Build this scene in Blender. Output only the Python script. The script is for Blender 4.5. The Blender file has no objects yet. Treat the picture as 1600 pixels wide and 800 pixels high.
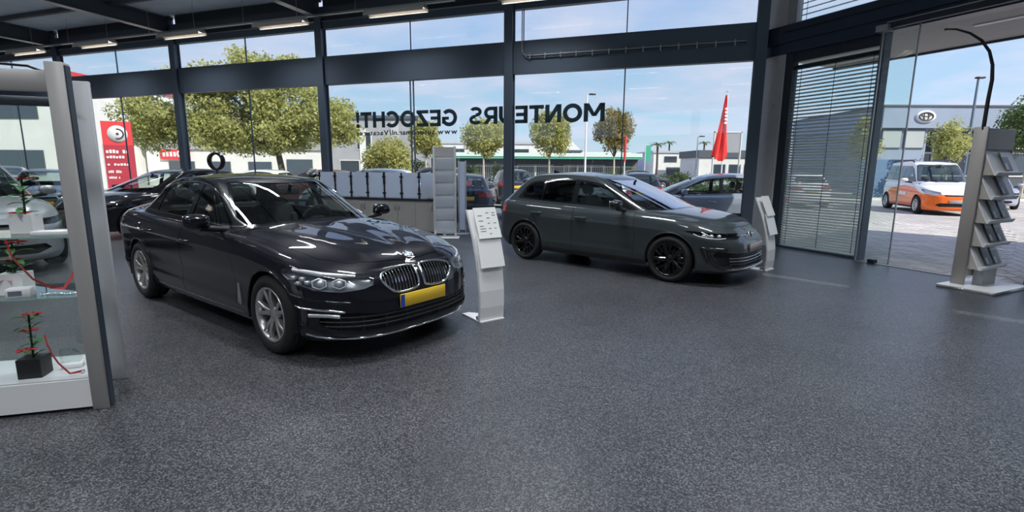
import bpy, bmesh, math, random
import numpy as np
from mathutils import Vector, Matrix
from mathutils.geometry import tessellate_polygon
from mathutils.bvhtree import BVHTree

random.seed(7)
SC = bpy.context.scene
COL = SC.collection
PI = math.pi

# ------------------------------------------------------------------ camera
CAM_H, PITCH, ROLL = 1.5462, 0.1715, 0.0070
cam_data = bpy.data.cameras.new('camera')
cam_data.sensor_width = 36.0
cam_data.lens = 788.3 / 1600 * 36.0
cam_data.clip_start = 0.05
cam_data.clip_end = 600
cam = bpy.data.objects.new('camera', cam_data)
COL.objects.link(cam)
_f = Vector((0, math.cos(PITCH), -math.sin(PITCH)))
_r0, _u0 = Vector((1, 0, 0)), Vector((0, math.sin(PITCH), math.cos(PITCH)))
_r = _r0 * math.cos(ROLL) + _u0 * math.sin(ROLL)
_u = _u0 * math.cos(ROLL) - _r0 * math.sin(ROLL)
cam.matrix_world = Matrix(((_r.x, _u.x, -_f.x, 0), (_r.y, _u.y, -_f.y, 0), (_r.z, _u.z, -_f.z, CAM_H), (0, 0, 0, 1)))
SC.camera = cam

# ------------------------------------------------------------------ view, sky, sun
SC.view_settings.view_transform = 'Standard'
SC.view_settings.look = 'None'
SC.view_settings.gamma = 1.0
SC.view_settings.use_curve_mapping = False
SC.view_settings.exposure = 0.75

world = bpy.data.worlds.new('sky')
SC.world = world
world.use_nodes = True
def build_sky():
    nt = world.node_tree
    for n in list(nt.nodes): nt.nodes.remove(n)
    N = lambda t, **k: _node(nt, t, **k)
    out = N('ShaderNodeOutputWorld'); bg = N('ShaderNodeBackground')
    tc = N('ShaderNodeTexCoord'); sep = N('ShaderNodeSeparateXYZ')
    nt.links.new(tc.outputs['Generated'], sep.inputs[0])
    ramp = N('ShaderNodeValToRGB')
    cr = ramp.color_ramp
    cr.elements[0].position = 0.0; cr.elements[0].color = (0.375, 0.465, 0.505, 1)
    cr.elements[1].position = 1.0; cr.elements[1].color = (0.13, 0.21, 0.42, 1)
    e = cr.elements.new(0.10); e.color = (0.270, 0.395, 0.515, 1)
    e = cr.elements.new(0.35); e.color = (0.225, 0.305, 0.515, 1)
    nt.links.new(sep.outputs['Z'], ramp.inputs[0])
    # clouds on a flat layer overhead, so they flatten towards the horizon
    mx = N('ShaderNodeMath', operation='MAXIMUM'); mx.inputs[1].default_value = 0.04
    nt.links.new(sep.outputs['Z'], mx.inputs[0])
    ad = N('ShaderNodeMath', operation='ADD'); ad.inputs[1].default_value = 0.12
    nt.links.new(mx.outputs[0], ad.inputs[0])
    dx = N('ShaderNodeMath', operation='DIVIDE'); dy = N('ShaderNodeMath', operation='DIVIDE')
    nt.links.new(sep.outputs['X'], dx.inputs[0]); nt.links.new(ad.outputs[0], dx.inputs[1])
    nt.links.new(sep.outputs['Y'], dy.inputs[0]); nt.links.new(ad.outputs[0], dy.inputs[1])
    cmb = N('ShaderNodeCombineXYZ')
    nt.links.new(dx.outputs[0], cmb.inputs[0]); nt.links.new(dy.outputs[0], cmb.inputs[1])
    no = N('ShaderNodeTexNoise'); no.inputs['Scale'].default_value = 1.1; no.inputs['Detail'].default_value = 6
    no.inputs['Roughness'].default_value = 0.55
    nt.links.new(cmb.outputs[0], no.inputs['Vector'])
    cr2 = N('ShaderNodeValToRGB')
    cr2.color_ramp.elements[0].position = 0.40; cr2.color_ramp.elements[0].color = (0, 0, 0, 1)
    cr2.color_ramp.elements[1].position = 0.62; cr2.color_ramp.elements[1].color = (0.9, 0.9, 0.9, 1)
    nt.links.new(no.outputs['Fac'], cr2.inputs[0])
    mix = N('ShaderNodeMix', data_type='RGBA')
    nt.links.new(cr2.outputs[0], mix.inputs[0]); nt.links.new(ramp.outputs[0], mix.inputs[6])
    mix.inputs[7].default_value = (0.400, 0.425, 0.535, 1)
    nt.links.new(mix.outputs[2], bg.inputs[0])
    bg.inputs[1].default_value = SKY_STRENGTH
    nt.links.new(bg.outputs[0], out.inputs[0])
def _node(nt, t, **k):
    n = nt.nodes.new(t)
    for a, b in k.items(): setattr(n, a, b)
    return n
SKY_STRENGTH = 1.12
build_sky()

SUN_DIR = Vector((0.70, -0.71, 0.80)).normalized()      # towards the sun: to the right, behind the viewer
sun_data = bpy.data.lights.new('sun', 'SUN')
sun_data.energy = 3.3
sun_data.angle = 0.009
sun_data.color = (1.0, 0.94, 0.84)
sun = bpy.data.objects.new('sun', sun_data)
COL.objects.link(sun)
sun.location = (20, -15, 30)
sun.rotation_euler = SUN_DIR.to_track_quat('Z', 'Y').to_euler()

# ------------------------------------------------------------------ materials
MATS = {}
def mat(name, col=(0.5, 0.5, 0.5), rough=0.5, metal=0.0, coat=0.0, spec=0.5, emit=None, estr=1.0, noise=None, bump=None, alpha=None, coat_rough=0.03):
    """plain procedural material; noise = (scale, amount) colour variation, bump = (scale, strength, distance)"""
    if name in MATS: return MATS[name]
    m = bpy.data.materials.new(name); m.use_nodes = True
    nt = m.node_tree; b = nt.nodes['Principled BSDF']
    b.inputs['Base Color'].default_value = (*col, 1)
    b.inputs['Roughness'].default_value = rough
    b.inputs['Metallic'].default_value = metal
    b.inputs['Coat Weight'].default_value = coat
    b.inputs['Coat Roughness'].default_value = coat_rough
    b.inputs['Specular IOR Level'].default_value = spec
    if emit:
        b.inputs['Emission Color'].default_value = (*emit, 1); b.inputs['Emission Strength'].default_value = estr
    tc = None
    if noise or bump:
        tc = _node(nt, 'ShaderNodeTexCoord')
    if noise:
        no = _node(nt, 'ShaderNodeTexNoise'); no.inputs['Scale'].default_value = noise[0]; no.inputs['Detail'].default_value = 4
        nt.links.new(tc.outputs['Object'], no.inputs['Vector'])
        mr = _node(nt, 'ShaderNodeMapRange'); mr.inputs[1].default_value = 0.3; mr.inputs[2].default_value = 0.7
        mr.inputs[3].default_value = 1 - noise[1]; mr.inputs[4].default_value = 1 + noise[1]
        nt.links.new(no.outputs['Fac'], mr.inputs[0])
        vm = _node(nt, 'ShaderNodeVectorMath', operation='SCALE'); vm.inputs[0].default_value = col
        nt.links.new(mr.outputs[0], vm.inputs['Scale'])
        nt.links.new(vm.outputs[0], b.inputs['Base Color'])
    if bump:
        no = _node(nt, 'ShaderNodeTexNoise'); no.inputs['Scale'].default_value = bump[0]; no.inputs['Detail'].default_value = 3
        nt.links.new(tc.outputs['Object'], no.inputs['Vector'])
        bp = _node(nt, 'ShaderNodeBump'); bp.inputs['Strength'].default_value = bump[1]; bp.inputs['Distance'].default_value = bump[2]
        nt.links.new(no.outputs['Fac'], bp.inputs['Height']); nt.links.new(bp.outputs[0], b.inputs['Normal'])
    MATS[name] = m
    return m

def glass(name, tint=(0.92, 0.96, 0.95), ior=1.45, rough=0.0, boost=1.0):
    """thin sheet: see-through with Fresnel reflection"""
    if name in MATS: return MATS[name]
    m = bpy.data.materials.new(name); m.use_nodes = True
    nt = m.node_tree
    for n in list(nt.nodes): nt.nodes.remove(n)
    out = _node(nt, 'ShaderNodeOutputMaterial'); mix = _node(nt, 'ShaderNodeMixShader')
    tr = _node(nt, 'ShaderNodeBsdfTransparent'); tr.inputs[0].default_value = (*tint, 1)
    gl = _node(nt, 'ShaderNodeBsdfGlossy'); gl.inputs['Roughness'].default_value = rough
    lw = _node(nt, 'ShaderNodeLayerWeight'); lw.inputs[0].default_value = 0.5
    pw = _node(nt, 'ShaderNodeMath', operation='POWER'); pw.inputs[1].default_value = 5.0
    nt.links.new(lw.outputs['Facing'], pw.inputs[0])
    f0 = ((ior - 1) / (ior + 1)) ** 2 * 1.3
    fr = _node(nt, 'ShaderNodeMath', operation='MULTIPLY_ADD'); fr.inputs[1].default_value = 1 - f0; fr.inputs[2].default_value = f0
    nt.links.new(pw.outputs[0], fr.inputs[0])
    mu = _node(nt, 'ShaderNodeMath', operation='MULTIPLY'); mu.inputs[1].default_value = boost; mu.use_clamp = True
    nt.links.new(fr.outputs[0], mu.inputs[0])
    nt.links.new(mu.outputs[0], mix.inputs[0]); nt.links.new(tr.outputs[0], mix.inputs[1]); nt.links.new(gl.outputs[0], mix.inputs[2])
    nt.links.new(mix.outputs[0], out.inputs[0])
    MATS[name] = m
    return m

# ------------------------------------------------------------------ object helpers
def link(name, me, m=None, parent=None, loc=None, rot=None):
    o = bpy.data.objects.new(name, me)
    COL.objects.link(o)
    if m is not None and me is not None:
        if not me.materials: me.materials.append(m)
    if parent is not None: o.parent = parent
    if loc is not None: o.location = loc
    if rot is not None: o.rotation_euler = rot
    return o
def tag(o, label=None, cat=None, group=None, kind=None):
    if label: o['label'] = label
    if cat: o['category'] = cat
    if group: o['group'] = group
    if kind: o['kind'] = kind
    return o
def thing(name, label, cat, loc=(0, 0, 0), rz=0.0, group=None, kind=None):
    o = bpy.data.objects.new(name, None); COL.objects.link(o)
    o.location = loc; o.rotation_euler = (0, 0, rz); o.empty_display_size = 0.1
    return tag(o, label, cat, group, kind)
def copy_tree(o, parent=None):
    c = o.copy(); COL.objects.link(c); c.parent = parent
    for ch in list(o.children): copy_tree(ch, c)
    return c

class MB:
    """collects shapes and links them as ONE mesh object"""
    def __init__(s): s.v = []; s.f = []; s.sm = []
    def add(s, vs, fs, smooth=False, M=None):
        b = len(s.v)
        if M is not None: vs = [tuple(M @ Vector(p)) for p in vs]
        s.v += [tuple(p) for p in vs]
        for f in fs: s.f.append([i + b for i in f]); s.sm.append(smooth)
        return s
    def box(s, x0, x1, y0, y1, z0, z1, M=None):
        vs = [(x, y, z) for x in (x0, x1) for y in (y0, y1) for z in (z0, z1)]
        return s.add(vs, [(0, 1, 3, 2), (4, 6, 7, 5), (0, 4, 5, 1), (2, 3, 7, 6), (0, 2, 6, 4), (1, 5, 7, 3)], False, M)
    def rbox(s, x0, x1, y0, y1, z0, z1, r=0.02, seg=2, M=None, smooth=True):
        bm = bmesh.new(); bmesh.ops.create_cube(bm, size=1)
        for v in bm.verts:
            v.co = ((x0 + x1) / 2 + v.co.x * (x1 - x0), (y0 + y1) / 2 + v.co.y * (y1 - y0), (z0 + z1) / 2 + v.co.z * (z1 - z0))
        bmesh.ops.bevel(bm, geom=list(bm.edges), offset=r, segments=seg, affect='EDGES', profile=0.5)
        bm.verts.index_update()
        s.add([v.co[:] for v in bm.verts], [[v.index for v in f.verts] for f in bm.faces], smooth, M); bm.free(); return s
    def prism(s, pts, axis, a, b, M=None, smooth=False):
        """2D outline pushed along an axis ('x','y','z') from a to b"""
        n = len(pts)
        def P(p, t): return {'x': (t, p[0], p[1]), 'y': (p[0], t, p[1]), 'z': (p[0], p[1], t)}[axis]
        vs = [P(p, a) for p in pts] + [P(p, b) for p in pts]
        fs = [(i, (i + 1) % n, (i + 1) % n + n, i + n) for i in range(n)]
        s.add(vs, fs, smooth, M)
        tr = tessellate_polygon([[Vector((p[0], p[1], 0)) for p in pts]])
        s.add(vs, [t for t in tr] + [tuple(i + n for i in reversed(t)) for t in tr], False, M)
        return s
    def tube(s, path, r, n=8, closed=False, M=None, cap=True):
        P = [Vector(p) for p in path]; m = len(P)
        if m < 2: return s
        rs = r if isinstance(r, (list, tuple)) else [r] * m
        T = []
        for i in range(m):
            a = P[(i - 1) % m] if (closed or i > 0) else P[0]
            b = P[(i + 1) % m] if (closed or i < m - 1) else P[-1]
            t = (b - a); T.append(t.normalized() if t.length > 1e-9 else Vector((0, 0, 1)))
        up = Vector((0, 0, 1)) if abs(T[0].z) < 0.9 else Vector((1, 0, 0))
        nrm = (up - T[0] * up.dot(T[0])).normalized()
        vs = []
        for i in range(m):
            nrm = nrm - T[i] * nrm.dot(T[i])
            nrm = nrm.normalized() if nrm.length > 1e-6 else T[i].orthogonal().normalized()
            bn = T[i].cross(nrm)
            for k in range(n):
                a = 2 * PI * k / n
                vs.append(P[i] + (nrm * math.cos(a) + bn * math.sin(a)) * rs[i])
        fs = []
        for i in range(m if closed else m - 1):
            j = (i + 1) % m
            for k in range(n):
                fs.append((i * n + k, i * n + (k + 1) % n, j * n + (k + 1) % n, j * n + k))
        s.add(vs, fs, True, M)
        if cap and not closed:
            s.add(vs, [tuple(reversed(range(n))), tuple(range((m - 1) * n, m * n))], False, M)
        return s
    def cyl(s, a, b, r, n=12, r2=None, M=None):
        return s.tube([a, b], [r, r if r2 is None else r2], n, M=M)
    def lathe(s, prof, axis='z', n=24, M=None, smooth=True, closed=False):
        """prof: (radius, height) pairs turned about an axis"""
        m = len(prof); vs = []
        for k in range(n):
            a = 2 * PI * k / n; c, q = math.cos(a), math.sin(a)
            for r, h in prof:
                vs.append({'z': (r * c, r * q, h), 'y': (r * c, h, r * q), 'x': (h, r * c, r * q)}[axis])
        fs = []
        for k in range(n):
            k2 = (k + 1) % n
            for i in range(m if closed else m - 1):
                j = (i + 1) % m
                fs.append((k * m + i, k2 * m + i, k2 * m + j, k * m + j))
        return s.add(vs, fs, smooth, M)
    def ball(s, c, r, n=12, m=8, M=None):
        rx, ry, rz = r if isinstance(r, (tuple, list)) else (r, r, r)
        vs = [(c[0], c[1], c[2] - rz)]
        for i in range(1, m):
            t = PI * i / m
            for k in range(n):
                a = 2 * PI * k / n
                vs.append((c[0] + rx * math.sin(t) * math.cos(a), c[1] + ry * math.sin(t) * math.sin(a), c[2] - rz * math.cos(t)))
        vs.append((c[0], c[1], c[2] + rz)); L = len(vs) - 1
        fs = [(0, 1 + (k + 1) % n, 1 + k) for k in range(n)]
        for i in range(m - 2):
            for k in range(n):
                a = 1 + i * n; fs.append((a + k, a + (k + 1) % n, a + n + (k + 1) % n, a + n + k))
        a = 1 + (m - 2) * n
        fs += [(a + k, a + (k + 1) % n, L) for k in range(n)]
        return s.add(vs, fs, True, M)
    def mesh(s, name, fix=True):
        me = bpy.data.meshes.new(name)
        me.from_pydata(s.v, [], s.f)
        me.polygons.foreach_set('use_smooth', s.sm)
        if fix:
            bm = bmesh.new(); bm.from_mesh(me)
            bmesh.ops.recalc_face_normals(bm, faces=bm.faces)
            bm.to_mesh(me); bm.free()
        me.update()
        return me
    def build(s, name, m, parent=None, loc=None, rot=None, fix=True):
        return link(name, s.mesh(name, fix), m, parent, loc, rot)

def frame_matrix(o, xdir, ydir=None):
    """local x along xdir (horizontal), y = left of it, z up, origin o"""
    x = Vector((xdir[0], xdir[1], 0)).normalized(); y = Vector((-x.y, x.x, 0))
    return Matrix(((x.x, y.x, 0, o[0]), (x.y, y.y, 0, o[1]), (0, 0, 1, o[2] if len(o) > 2 else 0), (0, 0, 0, 1)))

FONT_CACHE = {}
def text_mesh(body, height, mirror=False, extrude=0.004, bold=0.0):
    """lettering as a mesh in the XZ plane, origin at its lower left (lower right when mirrored)"""
    cu = bpy.data.curves.new('lettering', 'FONT'); cu.body = body; cu.size = 1.0; cu.extrude = 0; cu.offset = bold
    cu.resolution_u = 3
    o = bpy.data.objects.new('lettering', cu); COL.objects.link(o)
    dg = bpy.context.evaluated_depsgraph_get(); dg.update()
    me = bpy.data.meshes.new_from_object(o.evaluated_get(dg))
    bpy.data.objects.remove(o); bpy.data.curves.remove(cu)
    xs = [v.co.x for v in me.vertices]; ys = [v.co.y for v in me.vertices]
    x0, x1, y0, y1 = min(xs), max(xs), min(ys), max(ys)
    return me, (x0, x1, y0, y1)

# ------------------------------------------------------------------ car body surfaces
def pchip(pts):
    pts = sorted(pts); x = np.array([p[0] for p in pts], float); y = np.array([p[1] for p in pts], float)
    h = np.diff(x); d = np.diff(y) / h; n = len(x); m = np.zeros(n)
    if n == 2: m[:] = d[0]
    else:
        for i in range(1, n - 1):
            if d[i - 1] * d[i] > 0:
                w1, w2 = 2 * h[i] + h[i - 1], h[i] + 2 * h[i - 1]
                m[i] = (w1 + w2) / (w1 / d[i - 1] + w2 / d[i])
        m[0] = d[0]; m[-1] = d[-1]
    def f(q):
        q = np.clip(np.asarray(q, float), x[0], x[-1])
        i = np.clip(np.searchsorted(x, q, side='right') - 1, 0, n - 2)
        t = (q - x[i]) / h[i]
        return ((1 + 2 * t) * (1 - t) ** 2 * y[i] + t * (1 - t) ** 2 * h[i] * m[i] + t * t * (3 - 2 * t) * y[i + 1] + t * t * (t - 1) * h[i] * m[i + 1])
    return f

def area2(p): return sum(p[i][0] * p[(i + 1) % len(p)][1] - p[(i + 1) % len(p)][0] * p[i][1] for i in range(len(p)))
def convex_pieces(poly):
    if area2(poly) < 0: poly = poly[::-1]
    n = len(poly); ok = True
    for i in range(n):
        a, b, c = poly[i], poly[(i + 1) % n], poly[(i + 2) % n]
        if (b[0] - a[0]) * (c[1] - b[1]) - (b[1] - a[1]) * (c[0] - b[0]) < -1e-9: ok = False
    if ok: return [poly]
    out = []
    for t in tessellate_polygon([[Vector((p[0], p[1], 0)) for p in poly]]):
        q = [poly[i] for i in t]
        if area2(q) < 0: q = q[::-1]
        if abs(area2(q)) > 1e-9: out.append(q)
    return out
def inset(poly, d):
    if area2(poly) < 0: poly = poly[::-1]
    n = len(poly); out = []
    for i in range(n):
        a, b, c = Vector(poly[i - 1]), Vector(poly[i]), Vector(poly[(i + 1) % n])
        e1 = (b - a).normalized(); e2 = (c - b).normalized()
        n1 = Vector((-e1.y, e1.x)); n2 = Vector((-e2.y, e2.x)); m = n1 + n2
        m = m / max(0.35, m.dot(n1)) if m.length > 1e-6 else n1
        out.append(tuple(b + m * d))
    return out
def arc(cx, cz, r, a0, a1, n=20, rz=None):
    return [(cx + r * math.cos(a0 + (a1 - a0) * i / n), cz + (rz or r) * math.sin(a0 + (a1 - a0) * i / n)) for i in range(n + 1)]
def smooth_outline(pts, n=4):
    """closed Catmull-Rom through the points"""
    P = [Vector(p) for p in pts]; m = len(P); out = []
    for i in range(m):
        a, b, c, d = P[i - 1], P[i], P[(i + 1) % m], P[(i + 2) % m]
        for k in range(n):
            t = k / n
            out.append(tuple(0.5 * ((2 * b) + (c - a) * t + (2 * a - 5 * b + 4 * c - d) * t * t + (3 * b - a - 3 * c + d) * t ** 3)))
    return out

SIDE = lambda v: (v[0], v[2])
FRONT = lambda v: (v[1], v[2])
TOP = lambda v: (v[0], v[1])
def slant(deg):
    s, c = math.sin(math.radians(deg)), math.cos(math.radians(deg))
    return lambda v: (v[1] * c - v[0] * s, v[2])

def cut(polys, outline, proj, pred=None):
    """split polygons by an outline seen along a direction -> (inside, outside)"""
    pieces = convex_pieces(list(outline))
    xs = [p[0] for p in outline]; zs = [p[1] for p in outline]
    X0, X1, Z0, Z1 = min(xs), max(xs), min(zs), max(zs)
    ins, out = [], []
    PE = []
    for pc in pieces:
        n = len(pc); edges = []
        for i in range(n):
            p, q = pc[i], pc[(i + 1) % n]; L = math.hypot(q[0] - p[0], q[1] - p[1])
            if L > 1e-9: edges.append((p[0], p[1], (q[0] - p[0]) / L, (q[1] - p[1]) / L))
        PE.append((edges, min(p[0] for p in pc), max(p[0] for p in pc), min(p[1] for p in pc), max(p[1] for p in pc)))
    for tg, vs in polys:
        if pred and not pred(tg, vs): out.append((tg, vs)); continue
        ab = [proj(v) for v in vs]
        aa = [a[0] for a in ab]; bb = [a[1] for a in ab]
        a0, a1, b0, b1 = min(aa), max(aa), min(bb), max(bb)
        if a1 < X0 or a0 > X1 or b1 < Z0 or b0 > Z1:
            out.append((tg, vs)); continue
        rest = [(vs, ab)]
        for edges, p0, p1, q0, q1 in PE:
            if a1 < p0 or a0 > p1 or b1 < q0 or b0 > q1: continue
            nrest = []
            for vs1, ab1 in rest:
                sep = False; clean = True
                for px, py, ex, ey in edges:
                    mx = -1e9; mn = 1e9
                    for a in ab1:
                        t = ex * (a[1] - py) - ey * (a[0] - px)
                        if t > mx: mx = t
                        if t < mn: mn = t
                    if mx <= 1e-7: sep = True; break
                    if mn < -1e-7: clean = False
                if sep: nrest.append((vs1, ab1)); continue
                cv, ca = vs1, ab1
                if not clean:
                    for (px, py, ex, ey) in edges:
                        d = [ex * (a[1] - py) - ey * (a[0] - px) for a in ca]
                        if min(d) >= -1e-7: continue
                        if max(d) <= 1e-7: nrest.append((cv, ca)); cv = []; break
                        iv, ia, ov, oa = [], [], [], []
                        m = len(cv)
                        for i in range(m):
                            j = (i + 1) % m
                            if d[i] >= -1e-7: iv.append(cv[i]); ia.append(ca[i])
                            if d[i] <= 1e-7: ov.append(cv[i]); oa.append(ca[i])
                            if (d[i] > 1e-7 and d[j] < -1e-7) or (d[i] < -1e-7 and d[j] > 1e-7):
                                t = d[i] / (d[i] - d[j])
                                nv = tuple([u + (w - u) * t for u, w in zip(cv[i], cv[j])])
                                na = (ca[i][0] + (ca[j][0] - ca[i][0]) * t, ca[i][1] + (ca[j][1] - ca[i][1]) * t)
                                iv.append(nv); ia.append(na); ov.append(nv); oa.append(na)
                        if len(ov) > 2: nrest.append((ov, oa))
                        cv, ca = iv, ia
                        if len(cv) < 3: break
                if len(cv) > 2: ins.append((tg, cv))
            rest = nrest
            if not rest: break
        out += [(tg, v) for v, a in rest]
    return ins, out

def mirror(polys): return [(t, [(v[0], -v[1], v[2], v[3], -v[4], v[5]) for v in reversed(vs)]) for t, vs in polys]
def pushed(polys, d): return [(t, [(v[0] - v[3] * d, v[1] - v[4] * d, v[2] - v[5] * d, v[3], v[4], v[5]) for v in vs]) for t, vs in polys]
def flipped(polys): return [(t, [(v[0], v[1], v[2], -v[3], -v[4], -v[5]) for v in reversed(vs)]) for t, vs in polys]

def skin_mesh(name, polys, rim=0.0):
    """polygons with their own normals -> one mesh; rim adds a turned-in edge of that depth"""
    idx = {}; V = []; NV = []; F = []; LN = []
    for t, vs in polys:
        f = []; ln = []
        for v in vs:
            k = (round(v[0], 5), round(v[1], 5), round(v[2], 5))
            i = idx.get(k)
            if i is None: i = idx[k] = len(V); V.append(v[:3]); NV.append(v[3:])
            if i in f: continue
            f.append(i); ln.append(v[3:])
        if len(f) > 2: F.append(f); LN.append(ln)
    if rim != 0:
        cnt = {}
        for f in F:
            for i in range(len(f)):
                a, b = f[i], f[(i + 1) % len(f)]
                cnt[(a, b)] = cnt.get((a, b), 0) + 1
        inner = {}
        for f in list(F):
            for i in range(len(f)):
                a, b = f[i], f[(i + 1) % len(f)]
                if (b, a) in cnt or cnt[(a, b)] > 1: continue
                q = []
                for c in (a, b):
                    if c not in inner:
                        n = Vector(NV[c]).normalized() if Vector(NV[c]).length > 0 else Vector((0, 0, 1))
                        inner[c] = len(V); V.append(tuple(Vector(V[c]) - n * rim)); NV.append(NV[c])
                    q.append(inner[c])
                pa, pb, pc = Vector(V[a]), Vector(V[b]), Vector(V[q[1]])
                nn = (pa - pb).cross(pc - pb)
                if nn.length < 1e-12: continue
                nn.normalize()
                F.append([b, a, q[0], q[1]]); LN.append([tuple(nn)] * 4)
    me = bpy.data.meshes.new(name)
    me.from_pydata(V, [], F)
    me.polygons.foreach_set('use_smooth', [True] * len(F))
    flat = []
    for ln in LN:
        for n in ln:
            L = math.sqrt(n[0] ** 2 + n[1] ** 2 + n[2] ** 2) or 1
            flat.append((n[0] / L, n[1] / L, n[2] / L))
    me.normals_split_custom_set(flat)
    me.update()
    return me

def sup(t, p, q):
    """quarter superellipse parameter: 0 = end point on the axis, 1 = where it meets the flank"""
    a = PI / 2 * (1 - t)
    return math.sin(a) ** (2 / p), math.cos(a) ** (2 / q)

class Body:
    """half shell (y >= 0) from a car's measured lines"""
    def __init__(s, S, res=1.0):
        s.S = S
        nf, ns, nr, nv = int(46 * res), int(90 * res), int(30 * res), int(44 * res)
        zb, zt, W = pchip(S['zb']), pchip(S['zt']), pchip(S['plan'])
        lev = S['lev']
        gF, gR, gW = pchip([(l[0], l[1]) for l in lev]), pchip([(l[0], l[2]) for l in lev]), pchip([(l[0], l[3]) for l in lev])
        vs = np.linspace(0, 1, nv + 1)
        dF, pF, qF = S['front']; dR, pR, qR = S['rear']
        U = [('f', i / nf) for i in range(nf)] + [('s', i / ns) for i in range(ns)] + [('r', i / nr) for i in range(nr + 1)]
        s.U = U
        G = np.zeros((len(U), nv + 1, 3))
        for j, v in enumerate(vs):
            xF, xR, w = S['xF'] + float(gF(v)), S['xR'] + float(gR(v)), float(gW(v))
            X, fac = [], []
            for i, (r, t) in enumerate(U):
                if r == 'f':
                    a, b = sup(t, pF, qF); X.append(xF - dF + dF * a); fac.append(b)
                elif r == 's':
                    X.append(xF - dF + (xR + dR - xF + dF) * t); fac.append(1)
                else:
                    a, b = sup(1 - t, pR, qR); X.append(xR + dR - dR * a); fac.append(b)
            X = np.array(X)
            G[:, j, 0] = X; G[:, j, 1] = W(X) * w * np.array(fac); G[:, j, 2] = zb(X) + (zt(X) - zb(X)) * v
        s.G = G
        ring = G[:, -1]
        # top surface: height over the plan inside the ring
        rx, ry, rz = ring[::-1, 0], ring[::-1, 1], ring[::-1, 2]
        s.ye = lambda x: np.interp(x, rx, ry)
        s.ze = lambda x: np.interp(x, rx, rz)
        zc = pchip(S['zc']); m = S.get('crown', 2.4)
        creases = S.get('creases', [])
        def H(x, y):
            e = np.maximum(s.ye(x), 1e-4); q = np.clip(np.abs(y) / e, 0, 1)
            z = s.ze(x) + (zc(x) - s.ze(x)) * (1 - q ** m)
            for cpts, amp, wid, x0, x1 in creases:
                yl = np.interp(x, [c[0] for c in sorted(cpts)], [c[1] for c in sorted(cpts)])
                fade = np.clip((x - x0) / 0.25, 0, 1) * np.clip((x1 - x) / 0.2, 0, 1)
                dd = (yl - np.abs(y)) / wid
                z = z + amp * fade * np.where(dd > 0, 1 / (1 + (dd * 0.55) ** 2), 1 / (1 + (dd * 2.2) ** 2))
            return z
        s.H = H
        nt = int(26 * res)
        T = np.zeros((len(U), nt + 1, 3)); TN = np.zeros_like(T)
        ts = np.linspace(0, 1, nt + 1)
        for k, t in enumerate(ts):
            y = ring[:, 1] * (1 - t); x = ring[:, 0]
            T[:, k, 0] = x; T[:, k, 1] = y; T[:, k, 2] = H(x, y) if k else ring[:, 2]
            e = 0.004
            TN[:, k, 0] = -(H(x + e, y) - H(x - e, y)) / (2 * e); TN[:, k, 1] = -(H(x, y + e) - H(x, np.maximum(y - e, 0))) / (e + np.minimum(e, y)); TN[:, k, 2] = 1
            TN[:, k, 0] = np.clip(TN[:, k, 0], -1.5, 1.5); TN[:, k, 1] = np.clip(TN[:, k, 1], -1.5, 1.5)
        TN[:, -1, 1] = 0
        TN /= np.linalg.norm(TN, axis=2)[..., None]
        GN = s.gridn(G)
        GN[0, :, 1] = 0; GN[-1, :, 1] = 0
        GN /= np.linalg.norm(GN, axis=2)[..., None] + 1e-12
        avg = GN[:, -1] + TN[:, 0]; avg /= np.linalg.norm(avg, axis=1)[:, None]
        GN[:, -1] = avg; TN[:, 0] = avg
        s.side = s.quads(G, GN, 'side'); s.top = s.quads(T, TN, 'top')
        # greenhouse
        g = S['gh']
        nf, ns, nr, nv = int(34 * res), int(60 * res), int(24 * res), int(26 * res)
        U2 = [('f', i / nf) for i in range(nf)] + [('s', i / ns) for i in range(ns)] + [('r', i / nr) for i in range(nr + 1)]
        def contour(c):
            out = []
            Wp = pchip(c['w'])
            for r, t in U2:
                if r == 'f': a, b = sup(t, c['f'][2], c['f'][3]); x = c['f'][0] - c['f'][1] + c['f'][1] * a
                elif r == 's': x0 = c['f'][0] - c['f'][1]; x1 = c['r'][0] + c['r'][1]; x = x0 + (x1 - x0) * t; b = 1
                else: a, b = sup(1 - t, c['r'][2], c['r'][3]); x = c['r'][0] + c['r'][1] - c['r'][1] * a
                out.append((x, float(Wp(x)) * b))
            return np.array(out)
        B, R = contour(g['base']), contour(g['roof'])
        s.B = B
        zB = H(B[:, 0], B[:, 1]) - 0.004
        zr = pchip(g['zroof']); zR = zr(R[:, 0])
        A = np.zeros((len(U2), nv + 1, 3))
        for i, (r, t) in enumerate(U2):
            # profile control: flank is fuller than windscreen and rear window
            k = {'f': max(0.0, min(1.0, (t - 0.55) / 0.45)), 's': 1.0, 'r': max(0.0, min(1.0, (0.45 - t) / 0.45))}[r]
            p1 = (0.33, 0.34 + 0.04 * k); p2 = (0.70 + 0.04 * k, 0.76 + 0.16 * k)
            for j in range(nv + 1):
                v = j / nv
                h = 3 * v * (1 - v) ** 2 * p1[0] + 3 * v * v * (1 - v) * p2[0] + v ** 3
                z = 3 * v * (1 - v) ** 2 * p1[1] + 3 * v * v * (1 - v) * p2[1] + v ** 3
                A[i, j] = (B[i, 0] + (R[i, 0] - B[i, 0]) * h, B[i, 1] + (R[i, 1] - B[i, 1]) * h, zB[i] + (zR[i] - zB[i]) * z)
        AN = s.gridn(A)
        AN[0, :, 1] = 0; AN[-1, :, 1] = 0
        AN /= np.linalg.norm(AN, axis=2)[..., None] + 1e-12
        zrc = pchip(g['zrc'])
        nt = int(14 * res)
        Q = np.zeros((len(U2), nt + 1, 3)); QN = np.zeros_like(Q)
        Rye = lambda x: np.interp(x, R[::-1, 0], R[::-1, 1])
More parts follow.
